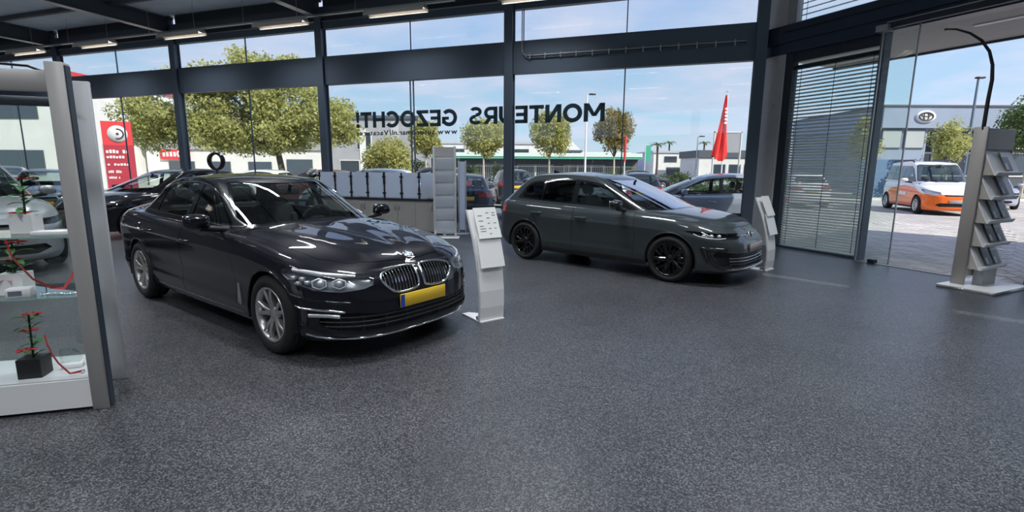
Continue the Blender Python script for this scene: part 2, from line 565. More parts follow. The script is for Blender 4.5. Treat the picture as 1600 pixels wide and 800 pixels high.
        def HR(x, y):
            e = np.maximum(Rye(x), 1e-4); q = np.clip(np.abs(y) / e, 0, 1)
            return zr(x) + np.maximum(zrc(x) - zr(x), 0) * (1 - q ** 2.2)
        s.HR = HR
        for k in range(nt + 1):
            y = R[:, 1] * (1 - k / nt); x = R[:, 0]
            Q[:, k, 0] = x; Q[:, k, 1] = y; Q[:, k, 2] = HR(x, y)
            e = 0.004
            QN[:, k, 0] = np.clip(-(HR(x + e, y) - HR(x - e, y)) / (2 * e), -.6, .6)
            QN[:, k, 1] = np.clip(-(HR(x, y + e) - HR(x, np.maximum(y - e, 0))) / (e + np.minimum(e, y)), -.6, .6); QN[:, k, 2] = 1
        QN[:, -1, 1] = 0
        QN /= np.linalg.norm(QN, axis=2)[..., None]
        avg = AN[:, -1] + QN[:, 0]; avg /= np.linalg.norm(avg, axis=1)[:, None]
        AN[:, -1] = avg; QN[:, 0] = avg
        s.cab = s.quads(A, AN, 'cab', U2); s.roof = s.quads(Q, QN, 'roof')
        s.A = A
        base = [tuple(b) for b in B] + [(float(B[-1][0]), -0.01), (float(B[0][0]), -0.01)]
        _, s.top = cut(s.top, base, TOP)
        s._bvh = None
    def gridn(s, G):
        du = np.gradient(G, axis=0); dv = np.gradient(G, axis=1)
        n = np.cross(dv, du)
        L = np.linalg.norm(n, axis=2)[..., None]
        n = n / np.maximum(L, 1e-12)
        if n[:, :, 1].mean() < 0: n = -n
        return n
    def quads(s, G, N, tg, U=None):
        out = []
        U = U or s.U
        GG = np.concatenate([G, N], axis=2).tolist()
        P = [[tuple(q) for q in row] for row in GG]
        nn = np.cross(G[1:, 1:] - G[:-1, :-1], G[:-1, 1:] - G[1:, :-1])
        flip = (nn * N[:-1, :-1]).sum(axis=2) < 0
        for i in range(G.shape[0] - 1):
            u = ('f', 's', 'r').index(U[i][0]) + U[i][1]
            for j in range(G.shape[1] - 1):
                a, b, c, d = P[i][j], P[i + 1][j], P[i + 1][j + 1], P[i][j + 1]
                out.append(((tg, u), [a, d, c, b] if flip[i, j] else [a, b, c, d]))
        return out
    def bvh(s):
        if s._bvh is None:
            V, F = [], []
            for src in (s.side + s.top + s.cab + s.roof):
                F.append(list(range(len(V), len(V) + len(src[1])))); V += [v[:3] for v in src[1]]
            s._bvh = BVHTree.FromPolygons(V, F)
        return s._bvh
    def onside(s, x, z, off=0.0):
        h = s.bvh().ray_cast(Vector((x, 3, z)), Vector((0, -1, 0)))
        return (h[0] + Vector((0, 1, 0)) * off) if h[0] else Vector((x, 0.9, z))
    def onfront(s, y, z, off=0.0):
        h = s.bvh().ray_cast(Vector((4, max(y, 1e-3), z)), Vector((-1, 0, 0)))
        return (h[0] + Vector((1, 0, 0)) * off) if h[0] else Vector((s.S['xF'] - .1, y, z))
    def onrear(s, y, z, off=0.0):
        h = s.bvh().ray_cast(Vector((-9, max(y, 1e-3), z)), Vector((1, 0, 0)))
        return (h[0] - Vector((1, 0, 0)) * off) if h[0] else Vector((s.S['xR'] + .1, y, z))
    def onslant(s, h, z, deg, off=0.0):
        a = math.radians(deg); d = Vector((math.cos(a), math.sin(a), 0)); l = Vector((-math.sin(a), math.cos(a), 0))
        r = s.bvh().ray_cast(l * h + d * 4 + Vector((0, 0, z)), -d)
        return (r[0] + d * off) if r[0] else l * h + d * 0.5 + Vector((0, 0, z))
    def ontop(s, x, y, off=0.0):
        h = s.bvh().ray_cast(Vector((x, max(y, 1e-3), 4)), Vector((0, 0, -1)))
        return (h[0] + Vector((0, 0, 1)) * off) if h[0] else Vector((x, y, 1))

# ------------------------------------------------------------------ shared car materials
M_TYRE = mat('tyre_rubber', (0.012, 0.012, 0.013), 0.75, bump=(90, 0.15, 0.002))
M_BLACK = mat('black_plastic', (0.012, 0.012, 0.014), 0.45)
M_GLOSSBLACK = mat('gloss_black', (0.006, 0.006, 0.008), 0.12, coat=1.0)
M_CHROME = mat('chrome', (0.86, 0.87, 0.88), 0.10, 1.0)
M_SATIN = mat('satin_aluminium', (0.62, 0.62, 0.63), 0.30, 1.0)
M_ALLOY = mat('silver_alloy', (0.60, 0.59, 0.57), 0.28, 0.85, coat=0.4)
M_BLACKALLOY = mat('black_alloy', (0.006, 0.006, 0.007), 0.22, 0.0, coat=0.6, spec=0.3)
M_DISC = mat('brake_disc', (0.25, 0.24, 0.23), 0.35, 1.0)
M_CABIN = mat('cabin_trim', (0.022, 0.023, 0.025), 0.7)
M_LEATHER = mat('dark_seat_cloth', (0.03, 0.031, 0.033), 0.65, noise=(40, 0.25))
M_GREYSEAT = mat('grey_seat_cloth', (0.50, 0.53, 0.52), 0.7, noise=(40, 0.2))
M_CARGLASS = glass('car_glass', (0.72, 0.80, 0.78), 1.5, boost=1.5)
M_SCREEN = glass('coated_windscreen', (0.66, 0.74, 0.76), 1.5, boost=4.0)
M_TINTGLASS = glass('tinted_car_glass', (0.10, 0.12, 0.13), 1.5)
M_LAMPGLASS = glass('lamp_glass', (0.93, 0.95, 0.97), 1.5)
M_LAMPBACK = mat('lamp_reflector', (0.62, 0.63, 0.65), 0.25, 0.45)
M_LAMPDARK = mat('lamp_housing', (0.05, 0.05, 0.055), 0.25, 0.5)
M_LAMPWHITE = mat('lamp_light_guide', (0.85, 0.87, 0.9), 0.2)
M_REDLAMP = mat('red_lamp', (0.35, 0.012, 0.015), 0.15, coat=1.0)
M_MIRROR = mat('mirror_glass', (0.8, 0.82, 0.85), 0.03, 1.0)
M_PLATE = mat('yellow_plate', (0.72, 0.47, 0.03), 0.4)
M_PLATEBLUE = mat('plate_blue_strip', (0.02, 0.07, 0.42), 0.4)
M_PLATEGREY = mat('blank_grey_plate', (0.36, 0.33, 0.33), 0.5)
M_WHITE = mat('white_lacquer', (0.80, 0.80, 0.80), 0.35)
M_ROUNDELBLUE = mat('roundel_blue', (0.05, 0.22, 0.6), 0.25, coat=1.0)
def paint(name, col, metal=0.0, rough=0.35):
    return mat(name, col, rough, metal, coat=1.0, coat_rough=0.012, spec=0.12)

def both(polys): return polys + mirror(polys)

WHEEL_CACHE = {}
def wheel_meshes(kind, r, rr, w, res):
    key = (kind, r, rr, w, res)
    if key in WHEEL_CACHE: return WHEEL_CACHE[key]
    n = 56 if res > 0.8 else 24
    h = w / 2
    ty = MB()
    prof = [(rr - 0.004, h - 0.028), (rr + 0.006, h - 0.012), (rr + 0.03, h - 0.002), (rr + (r - rr) * 0.55, h + 0.002), (r - 0.022, h - 0.012), (r - 0.006, h - 0.028), (r, h - 0.05)]
    tread = []
    if res > 0.8:
        for gy in (0.055, 0.0, -0.055):
            tread += [(r, gy + 0.006), (r - 0.008, gy + 0.004), (r - 0.008, gy - 0.004), (r, gy - 0.006)]
    prof = prof + tread + [(a, -b) for a, b in reversed(prof)]
    ty.lathe(prof, 'y', n)
    rim = MB()
    rim.lathe([(rr - 0.003, h - 0.026), (rr + 0.004, h - 0.010), (rr - 0.010, h - 0.008), (rr - 0.022, h - 0.022), (rr - 0.03, h - 0.06), (rr - 0.035, -h + 0.03), (rr + 0.004, -h + 0.01)], 'y', n)
    spokes = []
    hub = h - 0.045
    def bar(a0, r0, a1, r1, w0, w1, d0, d1, t0, t1):
        # one tapered spoke arm: from angle/radius to angle/radius, widths, outer depth y, thickness
        m = MB(); vs = []
        for (a, rad, ww, dd, tt) in ((a0, r0, w0, d0, t0), ((a0 + a1) / 2, (r0 + r1) / 2, (w0 + w1) / 2 * 0.92, (d0 + d1) / 2 + 0.006, (t0 + t1) / 2), (a1, r1, w1, d1, t1)):
            c, q = math.cos(a), math.sin(a); P = Vector((rad * c, 0, rad * q)); tn = Vector((-q, 0, c))
            for sx, yy in ((-0.5, dd - tt), (-0.5, dd - 0.006), (-0.28, dd), (0.28, dd), (0.5, dd - 0.006), (0.5, dd - tt)):
                p = P + tn * ww * sx; vs.append((p.x, yy, p.z))
        fs = []
        for k in range(2):
            for i in range(6):
                j = (i + 1) % 6; fs.append((k * 6 + i, k * 6 + j, k * 6 + 6 + j, k * 6 + 6 + i))
        fs += [tuple(range(6)), tuple(range(17, 11, -1))]
        return m.add(vs, fs, False)
    if kind == 'double5':
        for k in range(5):
            a = PI / 2 + 2 * PI * k / 5; m = MB()
            for sgn in (-1, 1):
                b = bar(a + sgn * 0.16, 0.05, a + sgn * 0.235, rr - 0.012, 0.040, 0.030, hub + 0.004, h - 0.018, 0.05, 0.03)
                m.add(b.v, b.f)
            spokes.append(m)
    elif kind == 'black5':
        for k in range(5):
            a = PI / 2 + 2 * PI * k / 5; m = MB()
            b = bar(a, 0.05, a + 0.10, rr - 0.012, 0.05, 0.055, hub, h - 0.016, 0.05, 0.03); m.add(b.v, b.f)
            b = bar(a + 0.35, 0.07, a + 0.62, rr - 0.012, 0.022, 0.026, hub - 0.005, h - 0.02, 0.04, 0.03); m.add(b.v, b.f)
            b = bar(a - 0.28, 0.07, a - 0.32, rr - 0.012, 0.018, 0.020, hub - 0.008, h - 0.022, 0.04, 0.03); m.add(b.v, b.f)
            spokes.append(m)
    else:
        nk = 7 if kind == 'plain7' else 5
        m = MB()
        for k in range(nk):
            a = PI / 2 + 2 * PI * k / nk
            b = bar(a, 0.04, a, rr - 0.012, 0.05, 0.045, hub, h - 0.018, 0.05, 0.03); m.add(b.v, b.f)
        spokes.append(m)
    hb = MB(); hb.lathe([(0.0, hub + 0.012), (0.028, hub + 0.011), (0.034, hub + 0.006), (0.055, hub + 0.002), (0.068, hub - 0.012), (0.07, hub - 0.05)], 'y', 20)
    dc = MB(); dc.lathe([(0.06, -0.015), (rr - 0.07, -0.015), (rr - 0.07, -0.04), (0.06, -0.04)], 'y', 28)
    dc.lathe([(0.0, -0.03), (rr - 0.028, -0.035)], 'y', 28)
    out = (rim.mesh('rim'), ty.mesh('tyre'), [m.mesh('spoke') for m in spokes], hb.mesh('hub_cap'), dc.mesh('brake_disc'))
    WHEEL_CACHE[key] = out
    return out

def put_wheel(root, x, y, steer, kind, r, rr, w, m_rim, res):
    rim, ty, sp, hb, dc = wheel_meshes(kind, r, rr, w, res)
    rz = (0 if y > 0 else PI) + steer
    o = link('wheel', rim, m_rim, root, (x, y, r), (0, random.uniform(0, 1.2) if res > 0.8 else 0, rz))
    o.rotation_mode = 'ZYX' if False else 'XYZ'
    link('tyre', ty, M_TYRE, o)
    for s in sp: link('spoke', s, m_rim, o)
    link('hub_cap', hb, m_rim, o)
    if res > 0.8: link('brake_disc', dc, M_DISC, o)
    return o

def seat(root, x, y, m, w=0.50, bench=False):
    q = MB()
    q.rbox(x - 0.24, x + 0.28, y - w / 2, y + w / 2, 0.36, 0.53, 0.05, 3)
    M = Matrix.Translation((x - 0.25, y, 0.48)) @ Matrix.Rotation(-0.30, 4, 'Y')
    q.rbox(-0.07, 0.07, -w / 2, w / 2, 0, 0.62, 0.055, 3, M)
    if not bench:
        q.rbox(-0.02, 0.10, -w / 2 - 0.01, -w / 2 + 0.09, 0.05, 0.50, 0.04, 2, M); q.rbox(-0.02, 0.10, w / 2 - 0.09, w / 2 + 0.01, 0.05, 0.50, 0.04, 2, M)
    o = q.build('seat', m, root)
    ys = [y] if not bench else [y - w * 0.32, y + w * 0.32]
    for yy in ys:
        h = MB(); M2 = Matrix.Translation((x - 0.25, yy, 0.48)) @ Matrix.Rotation(-0.30, 4, 'Y')
        h.rbox(-0.045, 0.06, -0.13, 0.13, 0.655, 0.83, 0.04, 3, M2); h.cyl((0, -0.06, 0.6), (0, -0.06, 0.7), 0.008, 6, M=M2); h.cyl((0, 0.06, 0.6), (0, 0.06, 0.7), 0.008, 6, M=M2)
        h.build('headrest', m, o)

def make_car(S, name, label, cat, loc, heading, res=1.0, group=None):
    root = thing(name, label, cat, (loc[0], loc[1], loc[2] if len(loc) > 2 else 0.0), heading, group)
    B = Body(S, res)
    body = B.side + B.top; cab = B.cab; roof = B.roof
    P = S['paint']; wb = S['wb']; rw = S['rw']; ra = S['ra']
    hi = res > 0.8
    fl = lambda tg, vs: vs[0][1] > 0.45
    # wheel openings
    for ax in (0, -wb):
        o = arc(ax, rw, ra, -0.35, PI + 0.35, 26) 
        o = [(p[0], p[1]) for p in o]
        o = [(o[0][0], 0.0)] + o + [(o[-1][0], 0.0)]
        _, body = cut(body, o, SIDE, fl)
        lin = MB(); pts = arc(ax, rw, ra + 0.004, -0.24, PI + 0.24, 24)
        yo = B.onside(ax, rw + ra + 0.03).y - 0.012
        for sg in (1, -1):
            lin = MB(); n = len(pts)
            vs = [(p[0], sg * yo, p[1]) for p in pts] + [(p[0], sg * (yo - 0.36), p[1]) for p in pts]
            lin.add(vs, [(i, i + 1, n + i + 1, n + i) for i in range(n - 1)], True)
            lin.add([(p[0], sg * (yo - 0.36), p[1]) for p in pts], [list(range(n))])
            lin.build('wheel_housing', M_BLACK, root, fix=False)
            if hi or S.get('lip'):
                path = []
                for a in np.linspace(-0.3, PI + 0.3, 30):
                    x, z = ax + (ra + 0.010) * math.cos(a), rw + (ra + 0.010) * math.sin(a)
                    if z < 0.21: continue
                    q = B.onside(x, z); path.append((q.x, sg * (q.y - 0.004), q.z))
                MB().tube(path, S.get('lip_r', 0.011), 6).build('wheel_arch_lip', S.get('lip', P), root)
    # cut-outs and panels, front to back
    for c in S['cuts']:
        pr = {'front': FRONT, 'rear': FRONT, 'side': SIDE, 'top': TOP}.get(c['proj']) or slant(c['proj'])
        if c['proj'] == 'front' or not isinstance(c['proj'], str): pd = (lambda tg, vs, c=c: vs[0][0] > c.get('xmin', 0.12))
        elif c['proj'] == 'rear': pd = (lambda tg, vs, c=c: vs[0][0] < c.get('xmax', S['xR'] + 0.9))
        elif c['proj'] == 'side': pd = (lambda tg, vs: vs[0][1] > 0.5)
        else: pd = (lambda tg, vs, c=c: vs[0][5] > 0.25 and c.get('xmin', -99) < vs[0][0] < c.get('xmax', 99))
        ol = c['outline']
        if len(ol[0]) == 3: ol = [pr(p) for p in ol]
        if c.get('smooth'): ol = smooth_outline(ol, c['smooth'])
        c['_ol'] = ol
        ins, body = cut(body, ol, pr, pd)
        if not ins: continue
        gap = c.get('gap', 0)
        if gap: ins, _ = cut(ins, inset(ol, gap), pr)
        k = c['kind']
        sets = [ins, mirror(ins)] if c.get('pair', True) else [both(ins)]
        for q in sets:
            if k == 'panel':
                o = link(c['name'], skin_mesh(c['name'], pushed(q, c.get('depth', 0.0)), 0.02 if hi else 0), c.get('mat') or P, root)
            elif k == 'lamp':
                o = link(c['name'], skin_mesh(c['name'], pushed(q, c.get('depth', 0.05)), -c.get('depth', 0.05)), c.get('back', M_LAMPBACK), root)
                link('lens', skin_mesh('lens', pushed(q, 0.002)), c.get('mat', M_LAMPGLASS), o)
            elif k == 'hole':
                o = link(c['name'], skin_mesh(c['name'], pushed(q, c.get('depth', 0.06)), -c.get('depth', 0.06)), c.get('mat', M_BLACK), root)
            q_obj = o
            if c.get('label'): o['label'] = c['label']
    # doors
    for d in S['doors']:
        ins, body = cut(body, d, SIDE, lambda tg, vs: vs[0][1] > 0.5)
        if hi: ins, _ = cut(ins, inset(d, 0.0035), SIDE)
        low = []
        if S.get('two_tone'): low, ins = cut(ins, S['two_tone'][0], SIDE)
        for q, r in ((ins, low), (mirror(ins), mirror(low))):
            o = link('door', skin_mesh('door', q, 0.02 if hi else 0), P, root)
            if r: link('door_lower_panel', skin_mesh('door_lower_panel', r), S['two_tone'][1], o)
    # bonnet
    if S.get('bonnet'):
        b = S['bonnet']; fullb = b
        ins, body = cut(body, b, TOP, lambda tg, vs: tg[0] == 'top' and vs[0][0] > S['gh']['base']['f'][0] - 0.8)
        if hi: ins, _ = cut(ins, inset([(x, y if y > 0 else -0.1) for x, y in b], 0.0035), TOP)
        link('bonnet', skin_mesh('bonnet', both(ins), 0.02 if hi else 0), P, root)
    if S.get('sill'):
        ins, body = cut(body, S['sill'], SIDE, lambda tg, vs: vs[0][1] > 0.5)
        for q in (ins, mirror(ins)): link('sill', skin_mesh('sill', q), S.get('sill_mat', M_BLACK), root)
    if S.get('two_tone'):
        ol, m2, nm = S['two_tone']
        ins, body = cut(body, ol, SIDE, None)
        if ins: link(nm, skin_mesh(nm, both(ins)), m2, root)
    # side windows: trim ring, pillar panel, panes
    isl = lambda tg, vs: abs(vs[0][4]) > 0.42
    ins, cab = cut(cab, S['dlo'], SIDE, isl)
    pane_list = []
    if S.get('trim'):
        inn, ring = cut(ins, inset(S['dlo'], S['trim'][1]), SIDE)
        for q in (ring, mirror(ring)): link('window_trim', skin_mesh('window_trim', pushed(q, -0.004), 0.006), S['trim'][0], root)
        ins = inn
    for k, w in enumerate(S['windows']):
        pn, ins = cut(ins, w, SIDE)
        g = S.get('rear_glass') if (S.get('rear_glass') and k >= S.get('rear_from', 1)) else M_CARGLASS
        for q in (pn, mirror(pn)): link('side_window', skin_mesh('side_window', pushed(q, 0.006)), g, root)
    for q in (ins, mirror(ins)): link('window_pillar', skin_mesh('window_pillar', q, 0.02 if hi else 0), S.get('pillar', M_GLOSSBLACK), root)
    ws, cab = cut(cab, S['windshield'], TOP, lambda tg, vs: vs[0][3] > 0.1 and abs(vs[0][4]) < 0.8 and tg[1] < 1.2)
    ws2, ring = cut(ws, inset([(x, y if y > 0 else -0.2) for x, y in S['windshield']], 0.03), TOP)
    link('windscreen', skin_mesh('windscreen', both(pushed(ws2, 0.004))), S.get('front_glass', M_CARGLASS), root)
    link('windscreen_seal', skin_mesh('windscreen_seal', both(pushed(ring, 0.002))), M_GLOSSBLACK, root)
    rw_, cab = cut(cab, S['rearwindow'], FRONT, lambda tg, vs: vs[0][3] < -0.1 and abs(vs[0][4]) < 0.85 and tg[1] > 1.6)
    link('rear_window', skin_mesh('rear_window', both(pushed(rw_, 0.004))), S.get('rear_glass') or M_CARGLASS, root)
    link('body', skin_mesh('body', both(body), 0.02 if hi else 0), P, root)
    if S.get('roof_mat'): link('roof', skin_mesh('roof', both(cab + roof)), S['roof_mat'], root)
    else: link('roof', skin_mesh('roof', both(cab + roof), 0.012 if hi else 0), P, root)
    # underside and cabin
    low = B.G[:, 0]
    ub = MB(); pts = [(p[0], p[1] * 0.97) for p in low] + [(p[0], -p[1] * 0.97) for p in low[::-1]]
    zz = float(np.min(low[:, 2])) + 0.05
    n = len(pts); ub.add([(p[0], p[1], zz) for p in pts], [list(range(n))])
    ub.build('underbody', M_BLACK, root, fix=False)
    xc = S['gh']['base']['f'][0]; xr = S['gh']['base']['r'][0]
    lin = [(t, v) for t, v in B.side if t[0] == 'side' and v[0][2] > zz + 0.05 and xr - 0.1 < v[0][0] < xc - 0.1]
    lin = flipped(pushed(lin, 0.05))
    for q in (lin, mirror(lin)): link('cabin_lining', skin_mesh('cabin_lining', q), M_CABIN, root)
    yw = float(np.interp(xc - 0.5, B.B[::-1, 0], B.B[::-1, 1])) - 0.07
    zd = float(B.H(xc - 0.02, 0.0)) - 0.045
    MB().prism([(xc - 0.12, 0.35), (xc - 0.10, zd - 0.03), (xc - 0.2, zd), (xc - 0.42, zd + 0.005), (xc - 0.62, zd - 0.02), (xc - 0.70, zd - 0.09), (xc - 0.66, zd - 0.3), (xc - 0.55, 0.35)], 'y', -yw, yw).build('dashboard', S.get('cabin', M_CABIN), root)
    if res > 0.45:
        xs = S.get('seat_x', xc - 1.35); sm = S.get('seat_mat', M_LEATHER)
        for y in (-0.37, 0.37): seat(root, xs, y, sm)
        seat(root, xs - S.get('seat_pitch', 0.80), 0, sm, 1.2, True)
        st = MB(); M = Matrix.Translation((xc - 0.80, 0.37, zd - 0.03)) @ Matrix.Rotation(-1.15, 4, 'Y')
        st.tube([(0.185 * math.cos(a), 0.185 * math.sin(a), 0) for a in np.linspace(0, 2 * PI, 33)[:-1]], 0.015, 8, True, M)
        for a in (PI, PI / 3 * 2.6, -PI / 3 * 2.6, 0.0): pass
        st.rbox(-0.06, 0.06, -0.08, 0.08, -0.03, 0.01, 0.02, 2, M)
        for ya, yb, xa in ((0.06, 0.175, 0.0), (-0.175, -0.06, 0.0)): st.box(xa - 0.018, xa + 0.018, ya, yb, -0.012, 0.006, M)
        st.box(-0.175, -0.05, -0.02, 0.02, -0.012, 0.006, M); st.cyl((0, 0, -0.02), (0, 0, -0.25), 0.03, 8, M=M)
        st.build('steering_wheel', M_CABIN, root)
        # interior mirror
        xm = S['gh']['roof']['f'][0] + 0.10; zm = float(B.HR(xm - 0.15, 0)) - 0.10
        im = MB(); im.rbox(xm - 0.03, xm + 0.02, -0.12, 0.12, zm - 0.045, zm + 0.03, 0.015, 2); im.cyl((xm, 0, zm), (xm + 0.05, 0, zm + 0.07), 0.02, 8)
        im.build('interior_mirror', M_CABIN, root)
    if S.get('shelf') and hi:
        MB().box(S['shelf'][0], S['shelf'][1], -0.6, 0.6, S['shelf'][2] - 0.03, S['shelf'][2]).build('parcel_shelf', M_CABIN, root)
    # wheels
    for ax, stw in ((0, S.get('steer', 0.0)), (-wb, 0.0)):
        for sg in (1, -1):
            put_wheel(root, ax, sg * S['track'], stw, S['wheel'], rw, S['rr'], S.get('tw', 0.225), S['rim_mat'], res)
    # door mirrors
    mx, my, mz = S['mirror']
    for sg in (1, -1):
        q = MB(); M = Matrix.Translation((mx, sg * my, mz)) @ Matrix.Rotation(sg * 0.12, 4, 'Z')
        bm = bmesh.new(); bmesh.ops.create_uvsphere(bm, u_segments=20 if hi else 10, v_segments=12 if hi else 6, radius=1)
        for v in bm.verts:
            c = v.co; a = lambda t, e: math.copysign(abs(t) ** e, t)
            x = a(c.x, 0.8); x = x * 0.09 if x > 0 else x * 0.035
            v.co = (x, a(c.y, 0.65) * 0.115, a(c.z, 0.65) * 0.068 + c.x * -0.006)
        bm.verts.index_update()
        q.add([v.co[:] for v in bm.verts], [[v.index for v in f.verts] for f in bm.faces], True, M); bm.free()
        o = q.build('door_mirror', S.get('mirror_mat', P), root)
        q = MB(); q.rbox(-0.043, -0.034, -0.095, 0.095, -0.050, 0.050, 0.003, 1, M); q.build('mirror_glass', M_MIRROR, o)
        q = MB(); w = B.onside(mx + 0.02, mz - 0.09)
        q.tube([(mx + 0.03, sg * (w.y - 0.04), mz - 0.10), (mx + 0.03, sg * (w.y + 0.04), mz - 0.085), (mx + 0.015, sg * (my - 0.02), mz - 0.06)], [0.03, 0.026, 0.03], 8)
        q.build('mirror_foot', M_BLACK, o)
    # door handles
    for hx, hz in S['handles']:
        for sg in (1, -1):
            a = B.onside(hx + 0.10, hz + 0.004); b = B.onside(hx - 0.10, hz)
            q = MB(); e = 0.030
            q.tube([(a.x, sg * (a.y - 0.01), a.z), (a.x - 0.015, sg * (a.y + e * 0.8), a.z), ((a.x + b.x) / 2, sg * ((a.y + b.y) / 2 + e), (a.z + b.z) / 2), (b.x + 0.015, sg * (b.y + e * 0.8), b.z), (b.x, sg * (b.y - 0.01), b.z)], [0.012, 0.014, 0.015, 0.014, 0.012], 8)
            q.build('door_handle', S.get('handle_mat', P), root)
    if S.get('custom'): S['custom'](root, B, S)
    return root, B

# ------------------------------------------------------------------ small pieces for car fronts
def emblem_disc(root, p, nrm, r, name, mats):
    """a round badge: ring, field"""
    z = Vector(nrm).normalized(); q = z.to_track_quat('Z', 'Y').to_matrix().to_4x4(); M = Matrix.Translation(p) @ q
    o = MB().lathe([(r, -0.004), (r, 0.004), (r * 0.9, 0.006), (r * 0.86, 0.004), (r * 0.86, -0.004)], 'z', 28, M).build(name, mats[0], root)
    return o, M

def bmw_front(root, B, S):
    # kidney frames and slats
    ol = smooth_outline(S['kidney'], 4)
    for sg in (1, -1):
        path = []
        for y, z in ol:
            q = B.onfront(y, z); path.append((q.x + 0.004, sg * q.y, q.z))
        fr = MB().tube(path, 0.010, 8, True).build('kidney_grille', M_CHROME, root)
        fr['label'] = 'chrome-framed kidney grille with upright slats'
        for k in range(10):
            y = 0.058 + k * 0.0325
            zs = [z for a, z in _cross(ol, y)]
            if len(zs) < 2: continue
            z0, z1 = min(zs), max(zs)
            pts = [B.onfront(y, z) for z in np.linspace(z0, z1, 6)]
            m = MB(); w = 0.0040
            vs = []
            for p in pts:
                for dx, dy in ((-0.020, -w), (-0.002, -w), (0.002, 0), (-0.002, w), (-0.020, w)): vs.append((p.x - 0.004 + dx, sg * (p.y + dy), p.z))
            fs = []
            for i in range(len(pts) - 1):
                for j in range(5):
                    fs.append((i * 5 + j, i * 5 + (j + 1) % 5, i * 5 + 5 + (j + 1) % 5, i * 5 + 5 + j))
            m.add(vs, fs).build('slat', M_CHROME, fr)
        # headlight: twin light rings, brow
    for c in S['cuts']:
        if c['name'] == 'headlight': hl = c
    for sg in (1, -1):
        lamp = MB()
        deg = hl['proj']; ax = math.radians(deg)
        d = Vector((math.cos(ax), math.sin(ax), 0)); l = Vector((-math.sin(ax), math.cos(ax), 0))
        for hh, zz, rr in ((0.10, 0.650, 0.044), (0.25, 0.653, 0.047)):
            c0 = B.onslant(hh, zz, deg, -0.026)
            path = []
            for a in np.linspace(0, 2 * PI, 7)[:-1]:
                p = c0 + l * rr * 1.25 * math.cos(a + 0.5) + Vector((0, 0, 1)) * rr * 0.9 * math.sin(a + 0.5)
                path.append((p.x, sg * p.y, p.z))
            lamp.tube(path, 0.0065, 6, True)
        lamp.build('light_ring', M_LAMPWHITE, root)
        for hh, zz, rr in ((0.10, 0.652, 0.03), (0.24, 0.655, 0.032)):
            c0 = B.onslant(hh, zz, deg, -0.032)
            m = MB(); m.ball((c0.x, sg * c0.y, c0.z), rr, 12, 8); m.build('projector_lens', M_LAMPBACK, root)
        brow = MB(); path = []
        for hh, zz in ((-0.02, 0.700), (0.1, 0.712), (0.25, 0.725), (0.36, 0.74), (0.46, 0.752)):
            p = B.onslant(hh, zz, deg, -0.008); path.append((p.x, sg * p.y, p.z))
        brow.tube(path, [0.012, 0.017, 0.020, 0.018, 0.012], 8); brow.build('brow', M_LAMPBACK, root)
        m = MB()
        for hh, zz in ((0.34, 0.66), (0.38, 0.685), (0.41, 0.65), (0.45, 0.69)):
            p = B.onslant(hh, zz, deg, -0.03); m.rbox(p.x - 0.025, p.x + 0.02, sg * p.y - 0.02, sg * p.y + 0.02, p.z - 0.015, p.z + 0.015, 0.006, 1)
        m.build('side_reflector', M_LAMPBACK, root)
    # badge
    c0 = B.ontop(0.680, 0.0); n = B.bvh().ray_cast(Vector((0.700, 0.001, 3)), Vector((0, 0, -1)))[1]
    n = Vector((0.50, 0, 0.87))
    o, M = emblem_disc(root, c0, n, 0.048, 'bonnet_badge', (M_CHROME,))
    for k in range(4):
        a = [(0, 0)] + [(0.028 * math.cos(k * PI / 2 + t), 0.028 * math.sin(k * PI / 2 + t)) for t in np.linspace(0, PI / 2, 7)]
        MB().prism(a, 'z', -0.003, 0.0045, M).build('roundel_quarter', M_ROUNDELBLUE if k % 2 else M_WHITE, o)
    MB().lathe([(0.028, -0.003), (0.028, 0.0048), (0.042, 0.0048), (0.042, -0.003)], 'z', 24, M).build('roundel_ring', M_GLOSSBLACK, o)
    plate(root, B.onfront(0, 0.462).x + 0.012, 0.462, M_PLATE, True)
    # bars over the lower intake
    for z in (0.300, 0.335, 0.372):
        for sg in (1, -1):
            path = []
            for y in np.linspace(0, 0.80, 16):
                zz = z + (0.02 * (y / 0.8) ** 2)
                p = B.onfront(y, zz); path.append((p.x - 0.012, sg * p.y, p.z))
            MB().tube(path, 0.007, 6).build('intake_bar', M_BLACK, root)
    for y in (0.18, 0.38, 0.56, 0.70):
        for sg in (1, -1):
            MB().tube([(B.onfront(y, z).x - 0.016, sg * y, z) for z in (0.275, 0.33, 0.395)], 0.006, 6).build('intake_post', M_BLACK, root)
    for sg in (1, -1):
        pth = lambda pts, off=0.0: [(lambda p: (p.x, sg * p.y, p.z))(B.onslant(h, z, 40, off)) for h, z in pts]
        MB().tube(pth([(0.06, 0.432), (0.14, 0.445), (0.24, 0.450), (0.33, 0.452), (0.41, 0.455), (0.45, 0.47)], 0.002), 0.010, 8).build('chrome_blade', M_CHROME, root)
        MB().tube(pth([(0.10, 0.395), (0.18, 0.405), (0.26, 0.405), (0.34, 0.40)], -0.010), 0.019, 8).build('fog_lamp', M_LAMPBACK, root)
        MB().tube(pth([(0.02, 0.500), (0.12, 0.512), (0.24, 0.522), (0.34, 0.53), (0.43, 0.545), (0.50, 0.56)], -0.004), 0.012, 8).build('bumper_crease', S['paint'], root)
        MB().tube([(lambda p: (p.x + 0.0, sg * p.y, p.z))(B.onfront(y, 0.215 - 0.012 * (1 - y))) for y in np.linspace(0, 0.62, 10)] + pth([(0.20, 0.218), (0.29, 0.228), (0.37, 0.245)], 0.0), 0.011, 8).build('chrome_lip', M_CHROME, root)
        # vertical air breather behind the front wheel
        pts = [(-0.50, 0.33), (-0.475, 0.36), (-0.50, 0.52), (-0.535, 0.54), (-0.545, 0.36)]
        m = MB(); v = []
        for x, z in pts: p = B.onside(x, z, 0.006); v.append((p.x, sg * p.y, p.z))
